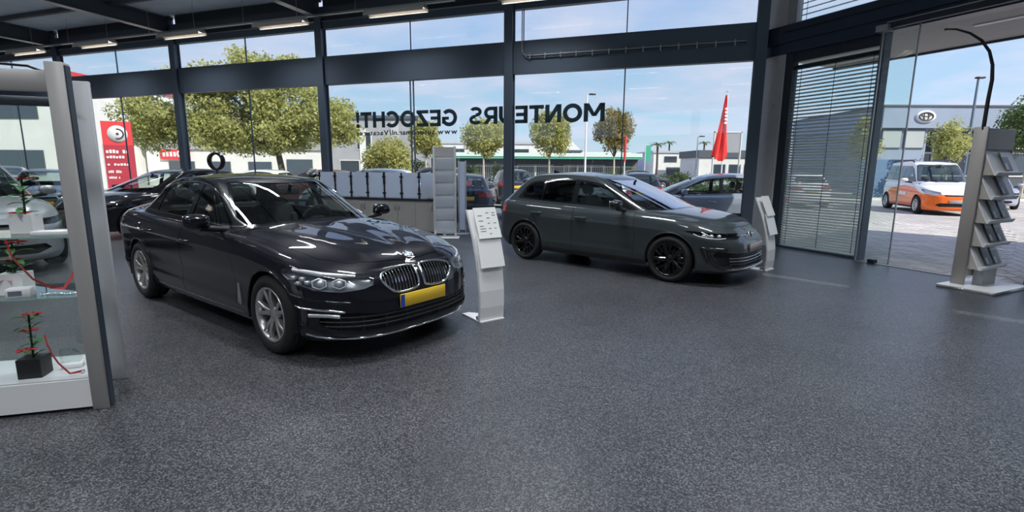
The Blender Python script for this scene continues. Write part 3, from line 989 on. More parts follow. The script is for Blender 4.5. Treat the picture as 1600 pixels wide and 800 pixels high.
        for x, z in pts: p = B.onside(x, z, -0.01); v.append((p.x, sg * p.y, p.z))
        n_ = len(pts); m.add(v, [list(range(n_))] + [(i, (i + 1) % n_, (i + 1) % n_ + n_, i + n_) for i in range(n_)]).build('air_breather', M_SATIN, root)
        # thin bright strip standing in for the highlight along the sill
        MB().tube([(lambda p: (p.x, sg * (p.y + 0.001), p.z))(B.onside(x, 0.262)) for x in np.linspace(-0.52, -2.5, 14)], 0.004, 6).build('sill_highlight', M_SATIN, root)
    # roof aerial
    f = MB(); z = float(B.HR(-2.85, 0)); f.add([(-2.78, 0, z - 0.01), (-2.98, 0.03, z - 0.02), (-2.98, -0.03, z - 0.02), (-2.97, 0, z + 0.06)], [(0, 1, 3), (0, 3, 2), (1, 2, 3), (0, 2, 1)]); f.build('roof_aerial', S['paint'], root)

def _cross(ol, y):
    out = []
    for i in range(len(ol)):
        a, b = ol[i], ol[(i + 1) % len(ol)]
        if (a[0] - y) * (b[0] - y) < 0:
            t = (y - a[0]) / (b[0] - a[0]); out.append((y, a[1] + (b[1] - a[1]) * t))
    return out

def plate(root, x, z, m, blue=False, rear=False):
    sx = -1 if rear else 1
    o = MB().rbox(x - 0.004, x + 0.004, -0.26, 0.26, z - 0.056, z + 0.056, 0.003, 1).build('number_plate', m, root)
    if blue: MB().box(x + 0.0035, x + 0.0055, -0.257, -0.215, z - 0.053, z + 0.053).build('blue_strip', M_PLATEBLUE, o)
    return o

def golf_front(root, B, S):
    # emblem
    c0 = B.onfront(0, 0.655, 0.004)
    o, M = emblem_disc(root, c0, (0.93, 0, 0.36), 0.068, 'front_emblem', (M_CHROME,))
    MB().lathe([(0, -0.003), (0.058, -0.003), (0.058, 0.0035), (0, 0.0035)], 'z', 24, M).build('emblem_field', M_GLOSSBLACK, o)
    def stroke(pts, w=0.011):
        m = MB()
        m.tube([(p[0], p[1], 0.006) for p in pts], w / 2, 4, M=M); m.build('emblem_stroke', M_CHROME, o)
    # axes in the badge plane: local x is sideways, y is up
    s = 0.058
    stroke([(-0.36 * s, 0.88 * s), (0.0, 0.12 * s), (0.36 * s, 0.88 * s)])
    stroke([(-0.80 * s, 0.52 * s), (-0.38 * s, -0.86 * s), (0.0, -0.02 * s), (0.38 * s, -0.86 * s), (0.80 * s, 0.52 * s)])
    for sg in (1, -1):
        path = [(lambda p: (p.x, sg * p.y, p.z))(B.onfront(y, 0.660 + 0.02 * (y / 0.4), 0.003)) for y in np.linspace(0.075, 0.42, 8)]
        MB().tube(path, 0.008, 6).build('grille_bar', M_SATIN, root)
    hl = [c for c in S['cuts'] if c['name'] == 'headlight'][0]
    deg = hl['proj']
    for sg in (1, -1):
        m = MB()
        for hh in (0.10, 0.20, 0.29):
            p = B.onslant(hh, 0.672 + 0.03 * (hh - 0.1), deg, -0.03); m.ball((p.x, sg * p.y, p.z), (0.03, 0.03, 0.026), 12, 8)
        m.build('projector_lens', M_LAMPBACK, root)
        MB().tube([(lambda p: (p.x, sg * p.y, p.z))(B.onslant(h, z, deg, -0.006)) for h, z in ((0.02, 0.650), (0.12, 0.642), (0.26, 0.650), (0.36, 0.672), (0.42, 0.70))], 0.006, 6).build('light_guide', M_LAMPWHITE, root)
        # C-shaped blades at the bumper corner
        pl = lambda pts, off: [(lambda p: (p.x, sg * p.y, p.z))(B.onslant(h, z, 42, off)) for h, z in pts]
        MB().tube(pl([(0.02, 0.50), (0.14, 0.510), (0.27, 0.505), (0.235, 0.43), (0.19, 0.335), (0.09, 0.285), (-0.06, 0.27)], 0.004), 0.028, 8).build('corner_blade', M_GLOSSBLACK, root)
        MB().tube(pl([(0.28, 0.52), (0.34, 0.53), (0.30, 0.43), (0.25, 0.33)], 0.004), 0.018, 8).build('corner_fin', M_GLOSSBLACK, root)
    for z in (0.295, 0.335, 0.375, 0.415):
        for sg in (1, -1):
            MB().tube([(lambda p: (p.x - 0.012, sg * p.y, p.z))(B.onfront(y, z + 0.015 * y)) for y in np.linspace(0, 0.62, 10)], 0.007, 6).build('intake_bar', M_SATIN if z in (0.335, 0.375) else M_BLACK, root)
    plate(root, B.onfront(0, 0.50).x + 0.012, 0.505, M_PLATEGREY)
    for sg in (1, -1):
        MB().tube([(lambda p: (p.x + 0.004, sg * p.y, p.z))(B.onfront(y, 0.235)) for y in np.linspace(0, 0.66, 10)], 0.013, 8).build('front_lip', M_SATIN, root)
    f = MB(); z = float(B.HR(-2.6, 0)); f.add([(-2.48, 0, z - 0.01), (-2.68, 0.03, z - 0.02), (-2.68, -0.03, z - 0.02), (-2.67, 0, z + 0.06)], [(0, 1, 3), (0, 3, 2), (1, 2, 3), (0, 2, 1)]); f.build('roof_aerial', M_GLOSSBLACK, root)
    # roof spoiler
    sp = MB(); zz = float(B.HR(-2.84, 0)) - 0.004
    pts = [(-2.80, zz + 0.004), (-3.02, zz - 0.025), (-3.075, zz - 0.05), (-3.04, zz - 0.075), (-2.84, zz - 0.05)]
    n = len(pts); vs = []; ys = [-0.52, -0.50, -0.3, 0, 0.3, 0.50, 0.52]
    for y in ys:
        dz = -0.05 * (abs(y) / 0.52) ** 3; k = 1 if abs(y) < 0.51 else 0.8
        for x, z in pts: vs.append((-2.80 + (x + 2.80) * k + 0.06 * (abs(y) / 0.52) ** 2, y, z + dz))
    fs = [(i * n + j, i * n + (j + 1) % n, (i + 1) * n + (j + 1) % n, (i + 1) * n + j) for i in range(len(ys) - 1) for j in range(n)]
    fs += [tuple(range(n)), tuple(range((len(ys) - 1) * n, len(ys) * n))]
    sp.add(vs, fs).build('roof_spoiler', S['paint'], root)

def plain_front(root, B, S):
    plate(root, B.onfront(0, 0.47).x + 0.01, 0.47, S.get('plate', M_PLATE))
    plate(root, B.onrear(0, S.get('rear_plate_z', 0.75)).x - 0.01, S.get('rear_plate_z', 0.75), S.get('plate', M_PLATE))

# ------------------------------------------------------------------ the cars' measured lines
KIDNEY = [(0.030, 0.585), (0.060, 0.548), (0.200, 0.535), (0.300, 0.555), (0.375, 0.625), (0.388, 0.668), (0.350, 0.705), (0.200, 0.730), (0.065, 0.730), (0.032, 0.702)]
SEDAN = dict(
    xF=0.875, xR=-4.09, wb=2.975, rw=0.336, ra=0.372, rr=0.232, track=0.815, tw=0.225,
    zb=[(0.9, 0.175), (0.4, 0.175), (-0.4, 0.20), (-2.6, 0.20), (-3.6, 0.22), (-4.1, 0.26)],
    zt=[(0.80, 0.715), (0.68, 0.740), (0.5, 0.775), (0.25, 0.835), (0, 0.880), (-0.4, 0.925), (-0.9, 0.948), (-1.6, 0.962), (-2.5, 0.985), (-3.2, 1.005), (-3.7, 1.01), (-4.1, 0.985)],
    plan=[(0.6, 0.915), (0.2, 0.925), (0, 0.928), (-0.8, 0.930), (-1.6, 0.934), (-2.6, 0.934), (-3.2, 0.930), (-3.8, 0.90), (-4.1, 0.87)],
    lev=[(0, -0.075, 0.12, 0.925), (0.05, -0.030, 0.06, 0.945), (0.16, 0.0, 0.02, 0.972), (0.22, -0.003, 0.01, 0.982), (0.30, -0.006, 0.0, 0.976), (0.45, -0.012, 0.005, 0.978), (0.60, -0.020, 0.02, 0.993), (0.74, -0.032, 0.04, 0.999), (0.795, -0.040, 0.05, 1.0), (0.815, -0.043, 0.055, 0.994), (0.86, -0.052, 0.07, 0.979), (0.93, -0.072, 0.09, 0.958), (1.0, -0.110, 0.12, 0.905)],
    front=(0.76, 2.3, 3.35), rear=(0.6, 2.3, 2.9),
    zc=[(0.735, 0.735), (0.70, 0.785), (0.62, 0.835), (0.4, 0.895), (0.1, 0.945), (-0.3, 0.995), (-0.60, 1.02), (-3.3, 1.06), (-3.6, 1.115), (-3.9, 1.125), (-3.955, 1.09), (-3.97, 1.0)],
    crown=2.6,
    creases=[([(0.7, 0.32), (0.3, 0.46), (-0.2, 0.60), (-0.6, 0.68)], 0.018, 0.10, -0.8, 0.75), ([(0.7, 0.06), (0.3, 0.14), (-0.3, 0.26), (-0.6, 0.32)], 0.007, 0.07, -0.7, 0.72)],
    gh=dict(base=dict(f=(-0.52, 0.62, 2.2, 3.2), r=(-3.52, 0.42, 2.4, 3.0), w=[(-0.5, 0.79), (-1.2, 0.805), (-2.4, 0.805), (-3.0, 0.775), (-3.5, 0.74)]),
            roof=dict(f=(-1.32, 0.34, 2.2, 3.0), r=(-2.92, 0.34, 2.3, 3.0), w=[(-1.3, 0.545), (-1.9, 0.565), (-2.6, 0.55), (-2.95, 0.525)]),
            zroof=[(-1.3, 1.375), (-1.65, 1.418), (-2.1, 1.430), (-2.6, 1.405), (-2.95, 1.355)], zrc=[(-1.32, 1.376), (-1.42, 1.415), (-1.7, 1.456), (-2.1, 1.472), (-2.6, 1.445), (-2.85, 1.395), (-2.92, 1.358)]),
    kidney=KIDNEY,
    doors=[[(-0.60, 0.26), (-0.57, 0.55), (-0.66, 1.10), (-1.72, 1.10), (-1.74, 0.26)], [(-1.745, 0.26), (-1.725, 1.10), (-2.90, 1.10), (-2.78, 0.80), (-2.60, 0.55), (-2.48, 0.26)]],
    bonnet=[(0.715, -0.05), (0.715, 0.10), (0.69, 0.34), (0.60, 0.55), (0.40, 0.70), (0.1, 0.765), (-0.5, 0.785), (-1.0, 0.79), (-1.0, -0.05)],
    dlo=smooth_outline([(-0.80, 0.988), (-0.98, 1.075), (-1.30, 1.255), (-1.62, 1.360), (-2.05, 1.392), (-2.5, 1.365), (-2.85, 1.285), (-3.15, 1.165), (-3.25, 1.090), (-3.22, 1.052), (-2.4, 1.030), (-1.5, 1.008)], 3),
    trim=None,
    windows=[[(-0.93, 1.013), (-1.05, 1.085), (-1.33, 1.240), (-1.60, 1.335), (-1.755, 1.360), (-1.755, 1.028)],
             [(-1.85, 1.030), (-1.85, 1.370), (-2.05, 1.375), (-2.5, 1.348), (-2.70, 1.305), (-2.70, 1.055)],
             [(-2.725, 1.055), (-2.725, 1.297), (-2.85, 1.265), (-3.10, 1.165), (-3.19, 1.100), (-3.17, 1.070)]],
    windshield=[(-0.55, -0.05), (-0.55, 0.30), (-0.66, 0.60), (-0.80, 0.715), (-0.90, 0.735), (-1.45, 0.535), (-1.42, 0.40), (-1.37, 0.0), (-1.37, -0.05)],
    rearwindow=[(-0.05, 1.10), (0.55, 1.10), (0.60, 1.14), (0.50, 1.345), (0.40, 1.36), (-0.05, 1.375)],
    mirror=(-0.98, 1.03, 1.055), handles=[(-1.58, 0.815), (-2.58, 0.845)],
    wheel='double5', steer=0.0, shelf=(-3.45, -2.9, 1.02), rear_plate_z=0.8,
    cuts=[
        dict(name='grille_recess', outline=KIDNEY, smooth=4, proj='front', kind='hole', depth=0.07),
        dict(name='headlight', outline=[(0.73, 0.405, 0.628), (0.70, 0.47, 0.605), (0.62, 0.63, 0.592), (0.48, 0.77, 0.605), (0.30, 0.86, 0.650), (0.17, 0.885, 0.735), (0.20, 0.88, 0.755), (0.36, 0.83, 0.760), (0.52, 0.74, 0.740), (0.66, 0.58, 0.722), (0.735, 0.40, 0.700)], proj=40, kind='lamp', depth=0.06, back=mat('lamp_housing_grey', (0.34, 0.35, 0.37), 0.22, 0.45)),
        dict(name='lower_intake', outline=[(-0.01, 0.268), (0.45, 0.268), (0.62, 0.270), (0.76, 0.30), (0.81, 0.345), (0.80, 0.395), (0.73, 0.425), (0.58, 0.425), (0.46, 0.395), (-0.01, 0.390)], proj='front', kind='hole', depth=0.06, pair=False),
        dict(name='tail_light', outline=[(0.42, 0.80), (0.60, 0.79), (0.95, 0.80), (0.95, 0.93), (0.62, 0.95), (0.42, 0.92)], proj='rear', kind='panel', mat=M_REDLAMP, xmax=-3.6),
    ],
    custom=bmw_front,
)

HATCH = dict(
    xF=0.885, xR=-3.455, wb=2.62, rw=0.322, ra=0.362, rr=0.236, track=0.785, tw=0.225,
    zb=[(0.9, 0.17), (0.4, 0.17), (-0.4, 0.19), (-2.3, 0.19), (-3.0, 0.21), (-3.43, 0.25)],
    zt=[(0.80, 0.705), (0.68, 0.740), (0.5, 0.790), (0.25, 0.845), (0, 0.880), (-0.4, 0.912), (-0.9, 0.930), (-1.6, 0.948), (-2.4, 0.975), (-3.0, 1.0), (-3.3, 1.01), (-3.43, 1.0)],
    plan=[(0.6, 0.875), (0.2, 0.885), (0, 0.888), (-0.8, 0.888), (-1.6, 0.8945), (-2.6, 0.8945), (-3.0, 0.88), (-3.43, 0.84)],
    lev=[(0, -0.08, 0.12, 0.935), (0.06, -0.03, 0.05, 0.955), (0.16, 0.0, 0.015, 0.975), (0.24, -0.004, 0.0, 0.984), (0.40, -0.012, 0.0, 0.982), (0.55, -0.018, 0.01, 0.988), (0.68, -0.026, 0.02, 0.998), (0.745, -0.034, 0.03, 1.0), (0.765, -0.037, 0.035, 0.994), (0.86, -0.075, 0.05, 0.975), (0.93, -0.115, 0.06, 0.955), (1.0, -0.175, 0.09, 0.905)],
    front=(0.76, 2.3, 3.2), rear=(0.45, 2.6, 3.2),
    zc=[(0.71, 0.735), (0.68, 0.785), (0.60, 0.835), (0.4, 0.895), (0.1, 0.950), (-0.2, 0.985), (-0.5, 1.0), (-3.0, 1.03), (-3.33, 1.02), (-3.35, 1.0)],
    crown=2.8,
    creases=[([(0.7, 0.42), (0.3, 0.55), (-0.2, 0.66), (-0.6, 0.70)], 0.016, 0.09, -0.8, 0.72)],
    gh=dict(base=dict(f=(-0.12, 0.60, 2.2, 3.2), r=(-3.34, 0.30, 2.4, 3.2), w=[(-0.1, 0.765), (-1.2, 0.785), (-2.4, 0.78), (-3.0, 0.755), (-3.4, 0.72)]),
            roof=dict(f=(-1.17, 0.34, 2.2, 3.0), r=(-2.90, 0.26, 2.4, 3.2), w=[(-1.1, 0.54), (-1.9, 0.56), (-2.6, 0.545), (-3.0, 0.52)]),
            zroof=[(-1.15, 1.380), (-1.5, 1.435), (-1.95, 1.455), (-2.5, 1.440), (-2.95, 1.385)], zrc=[(-1.17, 1.381), (-1.27, 1.425), (-1.55, 1.472), (-1.95, 1.496), (-2.5, 1.480), (-2.8, 1.440), (-2.90, 1.390)]),
    doors=[[(-0.56, 0.27), (-0.53, 0.55), (-0.60, 1.10), (-1.63, 1.10), (-1.64, 0.27)], [(-1.645, 0.27), (-1.635, 1.10), (-2.62, 1.10), (-2.46, 0.80), (-2.28, 0.55), (-2.16, 0.27)]],
    bonnet=[(0.69, -0.05), (0.69, 0.12), (0.67, 0.36), (0.58, 0.56), (0.38, 0.68), (0.1, 0.735), (-0.5, 0.755), (-1.0, 0.76), (-1.0, -0.05)],
    sill=[(-0.3, 0.0), (-0.3, 0.262), (-2.35, 0.262), (-2.35, 0.0)],
    dlo=smooth_outline([(-0.46, 0.960), (-0.70, 1.070), (-1.08, 1.250), (-1.40, 1.345), (-1.90, 1.392), (-2.35, 1.375), (-2.62, 1.335), (-2.74, 1.27), (-2.87, 1.10), (-2.84, 1.040), (-2.4, 1.020), (-1.5, 0.990)], 3),
    windows=[[(-0.80, 1.000), (-0.84, 1.085), (-1.14, 1.232), (-1.42, 1.318), (-1.655, 1.345), (-1.655, 1.016)],
             [(-1.75, 1.020), (-1.75, 1.358), (-2.0, 1.366), (-2.34, 1.350), (-2.34, 1.042)],
             [(-2.38, 1.045), (-2.38, 1.345), (-2.58, 1.315), (-2.68, 1.26), (-2.80, 1.10), (-2.77, 1.062)]],
    windshield=[(-0.15, -0.05), (-0.15, 0.30), (-0.26, 0.58), (-0.42, 0.69), (-0.52, 0.715), (-1.28, 0.53), (-1.26, 0.40), (-1.22, 0.0), (-1.22, -0.05)],
    rearwindow=[(-0.05, 1.05), (0.56, 1.05), (0.62, 1.10), (0.52, 1.33), (0.42, 1.345), (-0.05, 1.355)],
    seat_x=-1.72, mirror=(-0.80, 0.985, 1.04), handles=[(-1.48, 0.80), (-2.38, 0.825)],
    wheel='black5', steer=0.0, rear_plate_z=0.75, mirror_mat=M_GLOSSBLACK,
    cuts=[
        dict(name='headlight', outline=[(0.75, 0.36, 0.655), (0.70, 0.46, 0.630), (0.58, 0.66, 0.632), (0.40, 0.80, 0.655), (0.16, 0.86, 0.735), (0.30, 0.83, 0.738), (0.48, 0.74, 0.722), (0.64, 0.58, 0.712), (0.74, 0.38, 0.705)], proj=42, kind='lamp', depth=0.06, back=M_LAMPDARK),
        dict(name='upper_grille', outline=[(-0.01, 0.635), (0.38, 0.645), (0.38, 0.695), (-0.01, 0.685)], proj='front', kind='panel', mat=M_GLOSSBLACK, pair=False),
        dict(name='lower_intake', outline=[(-0.01, 0.262), (0.5, 0.262), (0.66, 0.275), (0.74, 0.34), (0.77, 0.44), (0.74, 0.475), (0.55, 0.450), (0.40, 0.445), (-0.01, 0.440)], proj='front', kind='hole', depth=0.06, pair=False),
        dict(name='tail_light', outline=[(0.38, 0.80), (0.60, 0.79), (0.95, 0.80), (0.95, 0.92), (0.62, 0.94), (0.38, 0.92)], proj='rear', kind='panel', mat=M_REDLAMP, xmax=-3.05),
    ],
    custom=golf_front,
)

def plain(S, **k):
    """an everyday car of the same build with plain lamps and grille"""
    T = dict(S); T.update(custom=plain_front, wheel='plain7', rim_mat=M_ALLOY, trim=None, mirror_mat=None)
    T.pop('mirror_mat')
    T['cuts'] = [c for c in S['cuts'] if c['name'] in ('headlight', 'tail_light')] + [
        dict(name='grille', outline=[(-0.01, 0.50), (0.30, 0.51), (0.36, 0.60), (0.33, 0.66), (-0.01, 0.665)], proj='front', kind='hole', depth=0.04, pair=False),
        dict(name='lower_intake', outline=[(-0.01, 0.27), (0.45, 0.27), (0.62, 0.33), (0.55, 0.39), (-0.01, 0.39)], proj='front', kind='hole', depth=0.04, pair=False)]
    T.update(k)
    return T

VAN = plain(HATCH, xR=-3.50, wb=2.75, rw=0.315, ra=0.36, rr=0.205,
    zt=[(0.80, 0.80), (0.6, 0.86), (0.3, 0.93), (0, 0.97), (-0.4, 1.0), (-0.9, 1.03), (-1.6, 1.06), (-3.0, 1.09), (-3.5, 1.09)],
    zc=[(0.70, 0.80), (0.67, 0.87), (0.55, 0.93), (0.3, 1.0), (0.0, 1.06), (-0.2, 1.09), (-3.0, 1.10), (-3.4, 1.10)],
    gh=dict(base=dict(f=(-0.10, 0.55, 2.3, 3.6), r=(-3.42, 0.22, 2.6, 3.6), w=[(-0.1, 0.78), (-1.2, 0.82), (-2.6, 0.825), (-3.5, 0.80)]),
            roof=dict(f=(-0.90, 0.30, 2.3, 3.6), r=(-3.30, 0.20, 2.6, 3.6), w=[(-0.9, 0.62), (-1.6, 0.655), (-2.6, 0.655), (-3.3, 0.63)]),
            zroof=[(-0.9, 1.70), (-1.4, 1.775), (-2.4, 1.80), (-3.35, 1.76)], zrc=[(-0.90, 1.71), (-1.05, 1.76), (-1.5, 1.82), (-2.4, 1.845), (-3.2, 1.80), (-3.30, 1.765)]),
    doors=[[(-0.56, 0.27), (-0.53, 0.55), (-0.60, 1.2), (-1.63, 1.2), (-1.64, 0.27)], [(-1.65, 0.27), (-1.65, 1.2), (-2.45, 1.2), (-2.40, 0.60), (-2.30, 0.27)]],
    bonnet=[(0.66, -0.05), (0.66, 0.12), (0.63, 0.36), (0.55, 0.56), (0.38, 0.68), (0.1, 0.735), (-0.5, 0.755), (-1.0, 0.76), (-1.0, -0.05)],
    dlo=[(-0.50, 1.09), (-0.95, 1.55), (-1.15, 1.66), (-3.15, 1.70), (-3.28, 1.64), (-3.30, 1.14)],
    windows=[[(-0.68, 1.12), (-1.02, 1.50), (-1.18, 1.61), (-1.62, 1.63), (-1.62, 1.13)], [(-1.72, 1.13), (-1.72, 1.63), (-2.48, 1.65), (-2.48, 1.14)], [(-2.56, 1.14), (-2.56, 1.65), (-3.10, 1.65), (-3.22, 1.60), (-3.22, 1.16)]],
    windshield=[(-0.13, -0.05), (-0.13, 0.30), (-0.24, 0.58), (-0.40, 0.69), (-0.50, 0.735), (-1.00, 0.62), (-0.97, 0.40), (-0.94, 0.0), (-0.94, -0.05)],
    rearwindow=[(-0.05, 1.15), (0.62, 1.15), (0.66, 1.2), (0.60, 1.65), (-0.05, 1.68)],
    mirror=(-0.78, 1.02, 1.16), handles=[(-1.50, 0.93), (-1.80, 0.95)], seat_x=-1.55, rear_plate_z=0.6, pillar=M_GLOSSBLACK)
VAN['cuts'] = [
    dict(name='headlight', outline=[(0.74, 0.42, 0.70), (0.62, 0.62, 0.68), (0.42, 0.80, 0.74), (0.22, 0.86, 0.86), (0.34, 0.82, 0.87), (0.52, 0.72, 0.84), (0.70, 0.45, 0.78)], proj=42, kind='lamp', depth=0.05, back=M_LAMPBACK),
    dict(name='grille', outline=[(-0.01, 0.635), (0.36, 0.645), (0.40, 0.69), (-0.01, 0.685)], proj='front', kind='hole', depth=0.03, pair=False),
    dict(name='lower_intake', outline=[(-0.01, 0.30), (0.50, 0.30), (0.60, 0.36), (0.50, 0.42), (-0.01, 0.42)], proj='front', kind='hole', depth=0.04, pair=False),
    dict(name='tail_light', outline=[(0.70, 0.85), (0.95, 0.85), (0.95, 1.07), (0.72, 1.07)], proj='rear', kind='panel', mat=M_REDLAMP, xmax=-3.2)]

# ------------------------------------------------------------------ the showroom shell
FA = 0.3361                                   # glass front: turned 19 degrees
FO = Vector((-0.077, 12.41, 0)); FRZ = -FA
FX = Vector((math.cos(FA), -math.sin(FA), 0)); FY = Vector((math.sin(FA), math.cos(FA), 0))
EA = -1.1214                                  # entrance wall: cut corner
EO = Vector((5.40, 10.22, 0))
EX = Vector((math.cos(EA), math.sin(EA), 0)); EY = Vector((-EX.y, EX.x, 0))
BAY = 5.32
CEIL = 5.78
def fpt(x, y=0.0, z=0.0): return FO + FX * x + FY * y + Vector((0, 0, z))
def ept(x, y=0.0, z=0.0): return EO + EX * x + EY * y + Vector((0, 0, z))

M_STEEL = mat('blue_grey_steel', (0.125, 0.162, 0.215), 0.45, spec=0.4)
M_DARKSTEEL = mat('dark_frame', (0.035, 0.048, 0.068), 0.4)
M_NAVY = mat('navy_header', (0.035, 0.055, 0.095), 0.35)
M_BEAM = mat('ceiling_beam_grey', (0.085, 0.102, 0.122), 0.5)
M_BEIGE = mat('beige_plaster', (0.46, 0.43, 0.39), 0.8, noise=(8, 0.04))
M_PILASTER = mat('grey_pilaster', (0.62, 0.61, 0.60), 0.7, noise=(6, 0.05))
M_WALL = mat('grey_wall', (0.34, 0.34, 0.34), 0.85, noise=(4, 0.03))
M_CEIL = mat('ceiling_sheet', (0.80, 0.88, 0.93), 0.75, noise=(2, 0.05))
M_ALU = mat('aluminium', (0.55, 0.56, 0.57), 0.35, 0.8)
M_PANE = glass('window_glass', (0.955, 0.975, 0.97), 1.45)
M_LOWPANE = glass('lower_window_glass', (0.62, 0.68, 0.72), 1.45)
M_CLEAR = glass('clear_glass', (0.93, 0.97, 0.955), 1.45)
M_FROST = bpy.data.materials.new('frosted_panel'); M_FROST.use_nodes = True
def _frost():
    nt = M_FROST.node_tree; b = nt.nodes['Principled BSDF']; out = nt.nodes['Material Output']
    b.inputs['Base Color'].default_value = (0.82, 0.86, 0.92, 1); b.inputs['Roughness'].default_value = 0.35
    tl = _node(nt, 'ShaderNodeBsdfTranslucent'); tl.inputs[0].default_value = (0.93, 0.96, 1.0, 1)
    mx = _node(nt, 'ShaderNodeMixShader'); mx.inputs[0].default_value = 0.72
    nt.links.new(b.outputs[0], mx.inputs[1]); nt.links.new(tl.outputs[0], mx.inputs[2]); nt.links.new(mx.outputs[0], out.inputs[0])
_frost()
M_LAMPTUBE = mat('lit_tube', (1, 1, 1), 0.5, emit=(1.0, 0.93, 0.82), estr=1.0)
M_LETTER = mat('window_letter_film', (0.030, 0.068, 0.090), 0.5)
M_GREYBOARD = mat('grey_cabinet_board', (0.40, 0.385, 0.37), 0.55, noise=(5, 0.03))
M_LIGHTGREY = mat('light_grey_panel', (0.50, 0.51, 0.53), 0.5, noise=(5, 0.03))
M_PAPER = mat('paper', (0.80, 0.80, 0.78), 0.6)
M_INK = mat('printed_ink', (0.06, 0.06, 0.07), 0.6)

def floor_material():
    m = bpy.data.materials.new('speckled_floor'); m.use_nodes = True
    nt = m.node_tree; b = nt.nodes['Principled BSDF']
    tc = _node(nt, 'ShaderNodeTexCoord')
    n1 = _node(nt, 'ShaderNodeTexNoise'); n1.inputs['Scale'].default_value = 110; n1.inputs['Detail'].default_value = 3; n1.inputs['Roughness'].default_value = 0.7
    n2 = _node(nt, 'ShaderNodeTexVoronoi'); n2.inputs['Scale'].default_value = 140
    n3 = _node(nt, 'ShaderNodeTexNoise'); n3.inputs['Scale'].default_value = 1.3; n3.inputs['Detail'].default_value = 3
    for n in (n1, n2, n3): nt.links.new(tc.outputs['Object'], n.inputs['Vector'])
    r = _node(nt, 'ShaderNodeValToRGB')
    r.color_ramp.elements[0].position = 0.22; r.color_ramp.elements[0].color = (0.008, 0.009, 0.011, 1)
    r.color_ramp.elements[1].position = 0.86; r.color_ramp.elements[1].color = (0.165, 0.168, 0.178, 1)
    e = r.color_ramp.elements.new(0.55); e.color = (0.037, 0.040, 0.047, 1)
    sc = _node(nt, 'ShaderNodeSeparateColor'); nt.links.new(n2.outputs['Color'], sc.inputs[0])
    ma = _node(nt, 'ShaderNodeMath', operation='MULTIPLY_ADD'); ma.inputs[1].default_value = 0.55; ma.inputs[2].default_value = -0.02
    nt.links.new(sc.outputs[0], ma.inputs[0])
    mb_ = _node(nt, 'ShaderNodeMath', operation='MULTIPLY_ADD'); mb_.inputs[1].default_value = 0.55
    nt.links.new(n1.outputs['Fac'], mb_.inputs[0]); nt.links.new(ma.outputs[0], mb_.inputs[2])
    nt.links.new(mb_.outputs[0], r.inputs[0])
    mr3 = _node(nt, 'ShaderNodeMapRange'); mr3.inputs[1].default_value = 0.3; mr3.inputs[2].default_value = 0.7; mr3.inputs[3].default_value = 0.88; mr3.inputs[4].default_value = 1.12
    nt.links.new(n3.outputs['Fac'], mr3.inputs[0])
    mm = mr3
    vm = _node(nt, 'ShaderNodeVectorMath', operation='SCALE')
    nt.links.new(r.outputs[0], vm.inputs[0]); nt.links.new(mm.outputs[0], vm.inputs['Scale'])
    nt.links.new(vm.outputs[0], b.inputs['Base Color'])
    b.inputs['Roughness'].default_value = 0.36
    bp = _node(nt, 'ShaderNodeBump'); bp.inputs['Strength'].default_value = 0.35; bp.inputs['Distance'].default_value = 0.002
    nt.links.new(n1.outputs['Fac'], bp.inputs['Height']); nt.links.new(bp.outputs[0], b.inputs['Normal'])
    return m
M_FLOOR = floor_material()

W_END = 4.72
R0 = ept(W_END); RD = Vector((math.cos(EA - PI / 4), math.sin(EA - PI / 4), 0)); RN = Vector((-RD.y, RD.x, 0))
def rpt(w, y=0.0, z=0.0): return R0 + RD * w + RN * y + Vector((0, 0, z))
plan = [fpt(-23.0), fpt(5.45), ept(-0.45), ept(W_END), rpt(14.5), Vector((-22, -8.0, 0))]
tag(MB().prism([(p.x, p.y) for p in plan], 'z', -0.05, 0.0).build('floor', M_FLOOR), kind='structure')
tag(MB().prism([(p.x, p.y) for p in [fpt(-23.0, .3), fpt(5.5, .3), ept(-0.4, .3), ept(W_END + .2, .3), rpt(14.8, .3), Vector((-22.3, -8.3, 0))]], 'z', CEIL + 0.16, CEIL + 0.4).build('roof_slab', M_CEIL), kind='structure')

# ceiling sheets between the beams
ceil_root = thing('ceiling', None, None, (FO.x, FO.y, CEIL), FRZ, kind='structure')
for k in range(-1, 5):
    for j in range(5):
        MB().box(-BAY * k + 0.02, -BAY * (k - 1) - 0.02, -0.3 - 3.6 * (j + 1) + 0.015, -0.3 - 3.6 * j - 0.015, 0.06, 0.11).build('ceiling_panel', M_CEIL, ceil_root)
for k in range(-1, 5):                       # roof beams run back from each column
    b = thing('beam', None, None, (*fpt(-BAY * k).xy, 5.40), FRZ, kind='structure')
    q = MB(); q.box(-0.10, 0.10, -18, -0.05, 0.0, 0.022); q.box(-0.10, 0.10, -18, -0.05, 0.38, 0.43); q.box(-0.02, 0.02, -18, -0.05, 0.022, 0.38)
    q.build('beam_section', M_BEAM, b)
    MB().box(-0.103, 0.103, -18, -0.05, -0.006, 0.0).build('lit_flange_strip', M_ALU, b)  # bright strip stands in for light caught on the lower flange
tag(MB().box(-23, 5.5, -0.22, -0.06, 5.42, 5.62).build('beam', M_BEAM, loc=FO, rot=(0, 0, FRZ)), kind='structure')
# purlins across, seen between the beams
for j, yy in enumerate((-1.75, -3.9, -6.1, -8.3, -10.5)):
    tag(MB().box(-23, 5.4, yy - 0.05, yy + 0.05, 5.72, CEIL + 0.05).build('beam', M_BEAM, loc=FO, rot=(0, 0, FRZ)), kind='structure')

